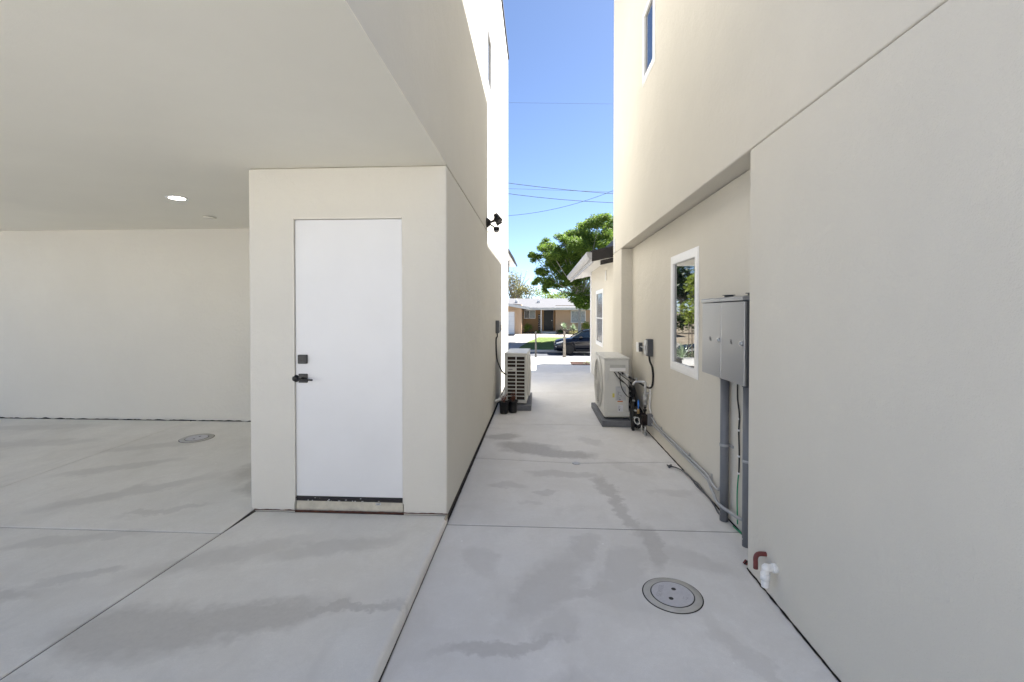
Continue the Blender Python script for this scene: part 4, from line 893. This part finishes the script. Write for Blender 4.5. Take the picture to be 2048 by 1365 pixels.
farTree(hx(1030, 60), 60, 5.0, 7.6, OLV, 'thin yellowish tree rising behind the tan house roof at the left', 31, 2600, .22, True)
farTree(hx(1050, 57), 57, 3.8, 5.6, OLV, 'smaller yellowish tree behind the roof, right of the thin one', 32, 2000, .22)
farTree(hx(1098, 58), 58, 4.6, 5.0, LIME, 'light green tree top behind the roof, under the street tree crown', 33, 2000, .24)
farTree(hx(1135, 60), 60, 5.0, 5.0, MID, 'mid green tree top behind the roof, left of the street tree trunk', 34, 2000, .24)
farTree(hx(1190, 60), 60, 6, 4.4, MID, 'mid green tree behind the right end of the tan house roof', 35, 2000, .24)
# the planting seen mirrored in the alley window
rn = random.Random(77); x, y, z = -2.55, 16.1, T(16.1)
YT = thing('young_tree', (x, y, z), 'young staked tree at the front yard, mirrored in the alley window', 'tree')
bm = NB()
for k in range(13): leaves(bm, (x+rn.gauss(0, .14), y+rn.gauss(0, .15), z+1.35+k*.125), (.34*(1-.03*k), .34, .16), 70, .15, rn, .45, 0, .3)
obj('crown', bm, leafmat('magnolia_leaves', (.10, .15, .02), (.32, .38, .07), .5), YT); bm = NB(); tube(bm, [(x, y, z-.05), (x+.02, y, z+1.2), (x, y, z+2.3)], .022, 4, 8, 0, .01); cyl(bm, (x+.12, y, z), (x+.13, y, z+1.6), .015, seg=8); obj('trunk', bm, BARK, YT)
for i, (x, y, s) in enumerate(((-2.0, 15.4, 3), (-3.3, 17.3, 4))):
    yucca(x, y, T(y), .75, .02, ('pale upright grass clump in the front yard left of the young tree', 'pale upright grass clump farther out in the front yard')[i], 50+i, 60, None, .02)
for i, (x, y, w_, h_) in enumerate(((-12.8, 50, 6, 7), (-16.5, 53, 7, 9), (-22, 50, 7, 8.5), (-11, 70, 8, 12))):
    farTree(x, y, w_, h_, DKG if i % 2 == 0 else MID, ('dark leafy tree left of the tan house garage', 'tall mid green tree far left of the tan house', 'dark leafy tree farthest left', 'tallest tree behind the garage')[i], 60+i, 2600, .4)

bm = NB(); rn = random.Random(5)
for k in range(26): leaves(bm, (-8.8-.34*k, 44+rn.uniform(-.4, .4), T(44)+1.1+rn.uniform(-.2, .5)), (.55, .5, 1.1), 150, .26, rn, .5, 0, .3)
obj('hedge', bm, MID, label='clipped green hedge beside the tan house garage', cat='hedge', origin=(-13, 44, T(44)))
# ================================================================== POSTS AND WIRES
WOODG = mat('weathered_wood', (.27, .245, .215), .9, var=.25, vscale=9, bump=.6, bscale=60)
def post(x, y, w0, w1, h, lab, m):
    bm = NB(); vs = bx(bm, x-w0/2, x+w0/2, y-w0/2, y+w0/2, -.1, h)
    for v in vs:
        if v.co.z > h/2: v.co.x = x+(v.co.x-x)*w1/w0; v.co.y = y+(v.co.y-y)*w1/w0
    bmesh.ops.bevel(bm, geom=bm.edges[:], offset=.005, segments=2, affect='EDGES')
    bx(bm, x-w0*.75, x+w0*.75, y-w0*.75, y+w0*.75, -.002, .014)
    t = obj('gate_post', bm, m, label=lab, cat='post', group='posts at the end of the walk', origin=(x, y, 0)); return t
post(hx(1071.6, 15.4), 15.4, .058, .05, .88, 'thin dark grey post at the far edge of the sunlit walk', mat('dark_grey_wood', (.13, .125, .12), .85, var=.2, vscale=9))
post(hx(1128.6, 15.4), 15.4, .105, .06, .88, 'wider weathered wooden post at the far right edge of the sunlit walk', WOODG)
def wire(p, q, Y, sag, r, lab, ext=12):
    (x0, y0), (x1, y1) = p, q; X0, Z0, X1, Z1 = hx(x0, Y), hz(y0, Y), hx(x1, Y), hz(y1, Y); s = (Z1-Z0)/(X1-X0); pts = []
    A = X0-ext; Bx = X1+ext
    for i in range(25):
        x = A+(Bx-A)*i/24; tt = (x-X0)/(X1-X0); pts.append((x, Y, Z0+s*(x-X0)-sag*4*tt*(1-tt)))
    bm = NB(); tube(bm, pts, r, 1, 6); obj('overhead_wire', bm, WIREM, label=lab, cat='wire', group='utility wires over the street', origin=(X0, Y, Z0))
WIREM = mat('wire_black', (.03, .032, .038), .6, var=0)
wire((1016, 367), (1227, 391.5), 27, .05, .016, 'upper dark overhead wire crossing the gap of sky')
wire((1016, 388), (1227, 409), 27, .08, .016, 'lower dark overhead wire crossing the gap of sky')
wire((1016, 432), (1214, 389), 25, .22, .011, 'thin overhead wire rising to the right across the two dark ones', 4)
wire((1016, 378), (1227, 388), 29, .0, .008, 'faint overhead wire between the two dark ones')
wire((1016, 207.5), (1227, 215.5), 24, .0, .005, 'faint high overhead wire well above the dark ones')

# ================================================================== CAR
def car(label, group):
    t = thing('parked_car', (0, 0, 0), label, 'car', group)
    PNT = mat('black_blue_paint', (.004, .006, .014), .12, .2, .8, var=0); CLAD = mat('black_plastic_trim', (.005, .005, .006), .6, var=.1)
    GL = mat('car_glass', (.02, .03, .03), .03, 0, .8, var=0, ior=1.8)
    # side profile; x = 0 at the nose, y half width, z height
    St = [(.00, .62, .42, .74), (.06, .74, .30, .86), (.20, .84, .24, .95), (.50, .91, .22, 1.01), (.95, .93, .22, 1.06), (1.35, .935, .22, 1.10), (1.9, .935, .22, 1.13), (2.8, .935, .22, 1.15), (3.7, .93, .22, 1.17), (4.3, .90, .26, 1.18), (4.55, .82, .34, 1.12), (4.62, .70, .46, 1.0)]
    bm = NB(); rings = []
    for (x, hw_, zl, zt) in St:
        n = []; prof = [(-.72, zl), (-.97, zl+.10), (-1.0, zl+(zt-zl)*.45), (-.985, zl+(zt-zl)*.72), (-.93, zt-.05), (-.80, zt), (0, zt+.035)]
        pr = prof+[(-a, b) for a, b in prof[-2::-1]]
        rings.append([bm.verts.new((x, a*hw_, b)) for a, b in pr])
    k = len(rings[0])
    for a, b in zip(rings, rings[1:]):
        for i in range(k-1): f = bm.faces.new((a[i], a[i+1], b[i+1], b[i])); f.smooth = True
        bm.faces.new((a[k-1], a[0], b[0], b[k-1]))
    bm.faces.new(rings[0][::-1]); bm.faces.new(rings[-1]); bmesh.ops.recalc_face_normals(bm, faces=bm.faces[:])
    body = obj('body', bm, PNT, t)
    wx = (.93, 3.62); cutcyl(body, [((w_, sg*.66, .37), (w_, sg*1.2, .37), .42) for w_ in wx for sg in (-1, 1)])
    # greenhouse
    bm = NB(); gs = [(1.22, 1.08, .80, .80), (2.02, 1.56, .60, .78), (2.9, 1.64, .60, .78), (3.8, 1.58, .58, .77), (4.45, 1.14, .70, .74)]
    lo = [(1.20, 1.10), (2.0, 1.14), (2.9, 1.16), (3.8, 1.17), (4.5, 1.16)]
    U = []; Lw = []
    for (x, z, hw_, _), (xl_, zl) in zip(gs, lo):
        U.append([bm.verts.new((x, -hw_, z)), bm.verts.new((x, 0, z+.03)), bm.verts.new((x, hw_, z))]); Lw.append([bm.verts.new((xl_, -.84, zl)), bm.verts.new((xl_, .84, zl))])
    for i in range(4):
        for j in (0, 1): bm.faces.new((U[i][j], U[i+1][j], U[i+1][j+1], U[i][j+1])).smooth = True
        bm.faces.new((Lw[i][0], Lw[i+1][0], U[i+1][0], U[i][0])); bm.faces.new((Lw[i][1], U[i][2], U[i+1][2], Lw[i+1][1]))
    obj('glasshouse', bm, GL, t)
    bm = NB(); rr = []
    for (x, z, hw_) in ((1.95, 1.545, .60), (2.1, 1.60, .63), (2.9, 1.67, .64), (3.75, 1.62, .62), (3.95, 1.56, .60)):
        rr.append([bm.verts.new((x, s*hw_, z+dz)) for s, dz in ((-1, -.02), (-.85, .012), (0, .035), (.85, .012), (1, -.02))])
    for a, b in zip(rr, rr[1:]):
        for i in range(4): bm.faces.new((a[i], a[i+1], b[i+1], b[i])).smooth = True
    obj('roof', bm, PNT, t)
    for s in (-1, 1):
        bm = NB(); tube(bm, [(1.16, s*.86, 1.09), (1.6, s*.73, 1.36), (2.02, s*.625, 1.575), (2.9, s*.625, 1.655), (3.8, s*.60, 1.60), (4.5, s*.76, 1.17)], .032, 6, 8); obj('pillar', bm, PNT, t)
        bm = NB(); tube(bm, [(2.72, s*.845, 1.15), (2.75, s*.62, 1.63)], .03, 1, 8); obj('pillar', bm, CLAD, t)
        bm = NB(); bx(bm, 1.62, 1.82, s*.96-.10, s*.96+.10, 1.12, 1.26, .03); obj('mirror', bm, PNT, t)
        bm = NB(); prism(bm, [(.10, .80), (.52, .93), (.62, .90), (.45, .80), (.12, .73)], 'Y', s*.80-.09*s, s*.80+.09*s); obj('headlight', bm, mat('headlight_lens', (.55, .58, .62), .1, .3, var=.1), t)
        bm = NB(); bx(bm, 1.42, 3.15, s*.92-.025, s*.92+.025, .24, .40, .01); obj('side_skirt', bm, CLAD, t)
        bm = NB(); bx(bm, 1.55, 1.556, s*.937-.006, s*.937+.006, .42, 1.10); bx(bm, 2.75, 2.756, s*.937-.006, s*.937+.006, .42, 1.10); obj('door_seam', bm, CLAD, t)
        bm = NB(); bx(bm, .05, .32, s*.70-.10, s*.70+.10, .50, .56, .01); obj('fog_light', bm, GALV, t)
    bm = NB(); bx(bm, -.02, .05, -.5, .5, .55, .76, .01); obj('front_grille', bm, CLAD, t)
    bm = NB(); bx(bm, -.01, .3, -.66, .66, .27, .42, .03); obj('front_bumper', bm, CLAD, t)
    RIM = mat('dark_alloy', (.30, .30, .32), .3, .7, var=.05)
    for w_ in wx:
        for s in (-1, 1):
            bm = NB(); n = 18
            for i in range(n):
                a0, a1 = math.pi*i/n-.12, math.pi*(i+1)/n-.12
                q = [(w_+.405*math.cos(a0), .37+.405*math.sin(a0)), (w_+.405*math.cos(a1), .37+.405*math.sin(a1)), (w_+.46*math.cos(a1), .37+.46*math.sin(a1)), (w_+.46*math.cos(a0), .37+.46*math.sin(a0))]
                prism(bm, q, 'Y', s*.92, s*.955)
            obj('arch_trim', bm, CLAD, t)
            bm = NB(); lathe(bm, [(.25, -.10), (.34, -.11), (.37, -.08), (.37, .08), (.34, .11), (.25, .10)], (w_, s*.83, .37), 'Y', 32); wh = obj('wheel', bm, BLACK, t)
            bm = NB(); cyl(bm, (w_, s*.86, .37), (w_, s*.88, .37), .07, seg=16)
            for i in range(10):
                a = 2*math.pi*i/10; cyl(bm, (w_+.05*math.cos(a), s*.895, .37+.05*math.sin(a)), (w_+.25*math.cos(a), s*.91, .37+.25*math.sin(a)), .017, seg=6)
            n = 30; tube(bm, [(w_+.25*math.cos(2*math.pi*i/n), s*.91, .37+.25*math.sin(2*math.pi*i/n)) for i in range(n+1)], .016, 1, 6); cyl(bm, (w_, s*.89, .37), (w_, s*.925, .37), .05, seg=12); obj('rim', bm, RIM, wh)
    return t
C1 = car('black sport utility car parked at the far kerb across the street', 'cars parked across the street')
C1.location = (hx(1109.5, 29.6), 30.9, -1.288)
C2 = copy_tree(C1); C2['label'] = 'dark car parked on the near side of the street, mirrored in the alley window'
C2.rotation_euler.z = 0; C2.location = (-7.4, 25.2, -1.288); C2.scale = (1, 1, 1)
C2.rotation_euler.z = R(180); C2.location.x = -4.9
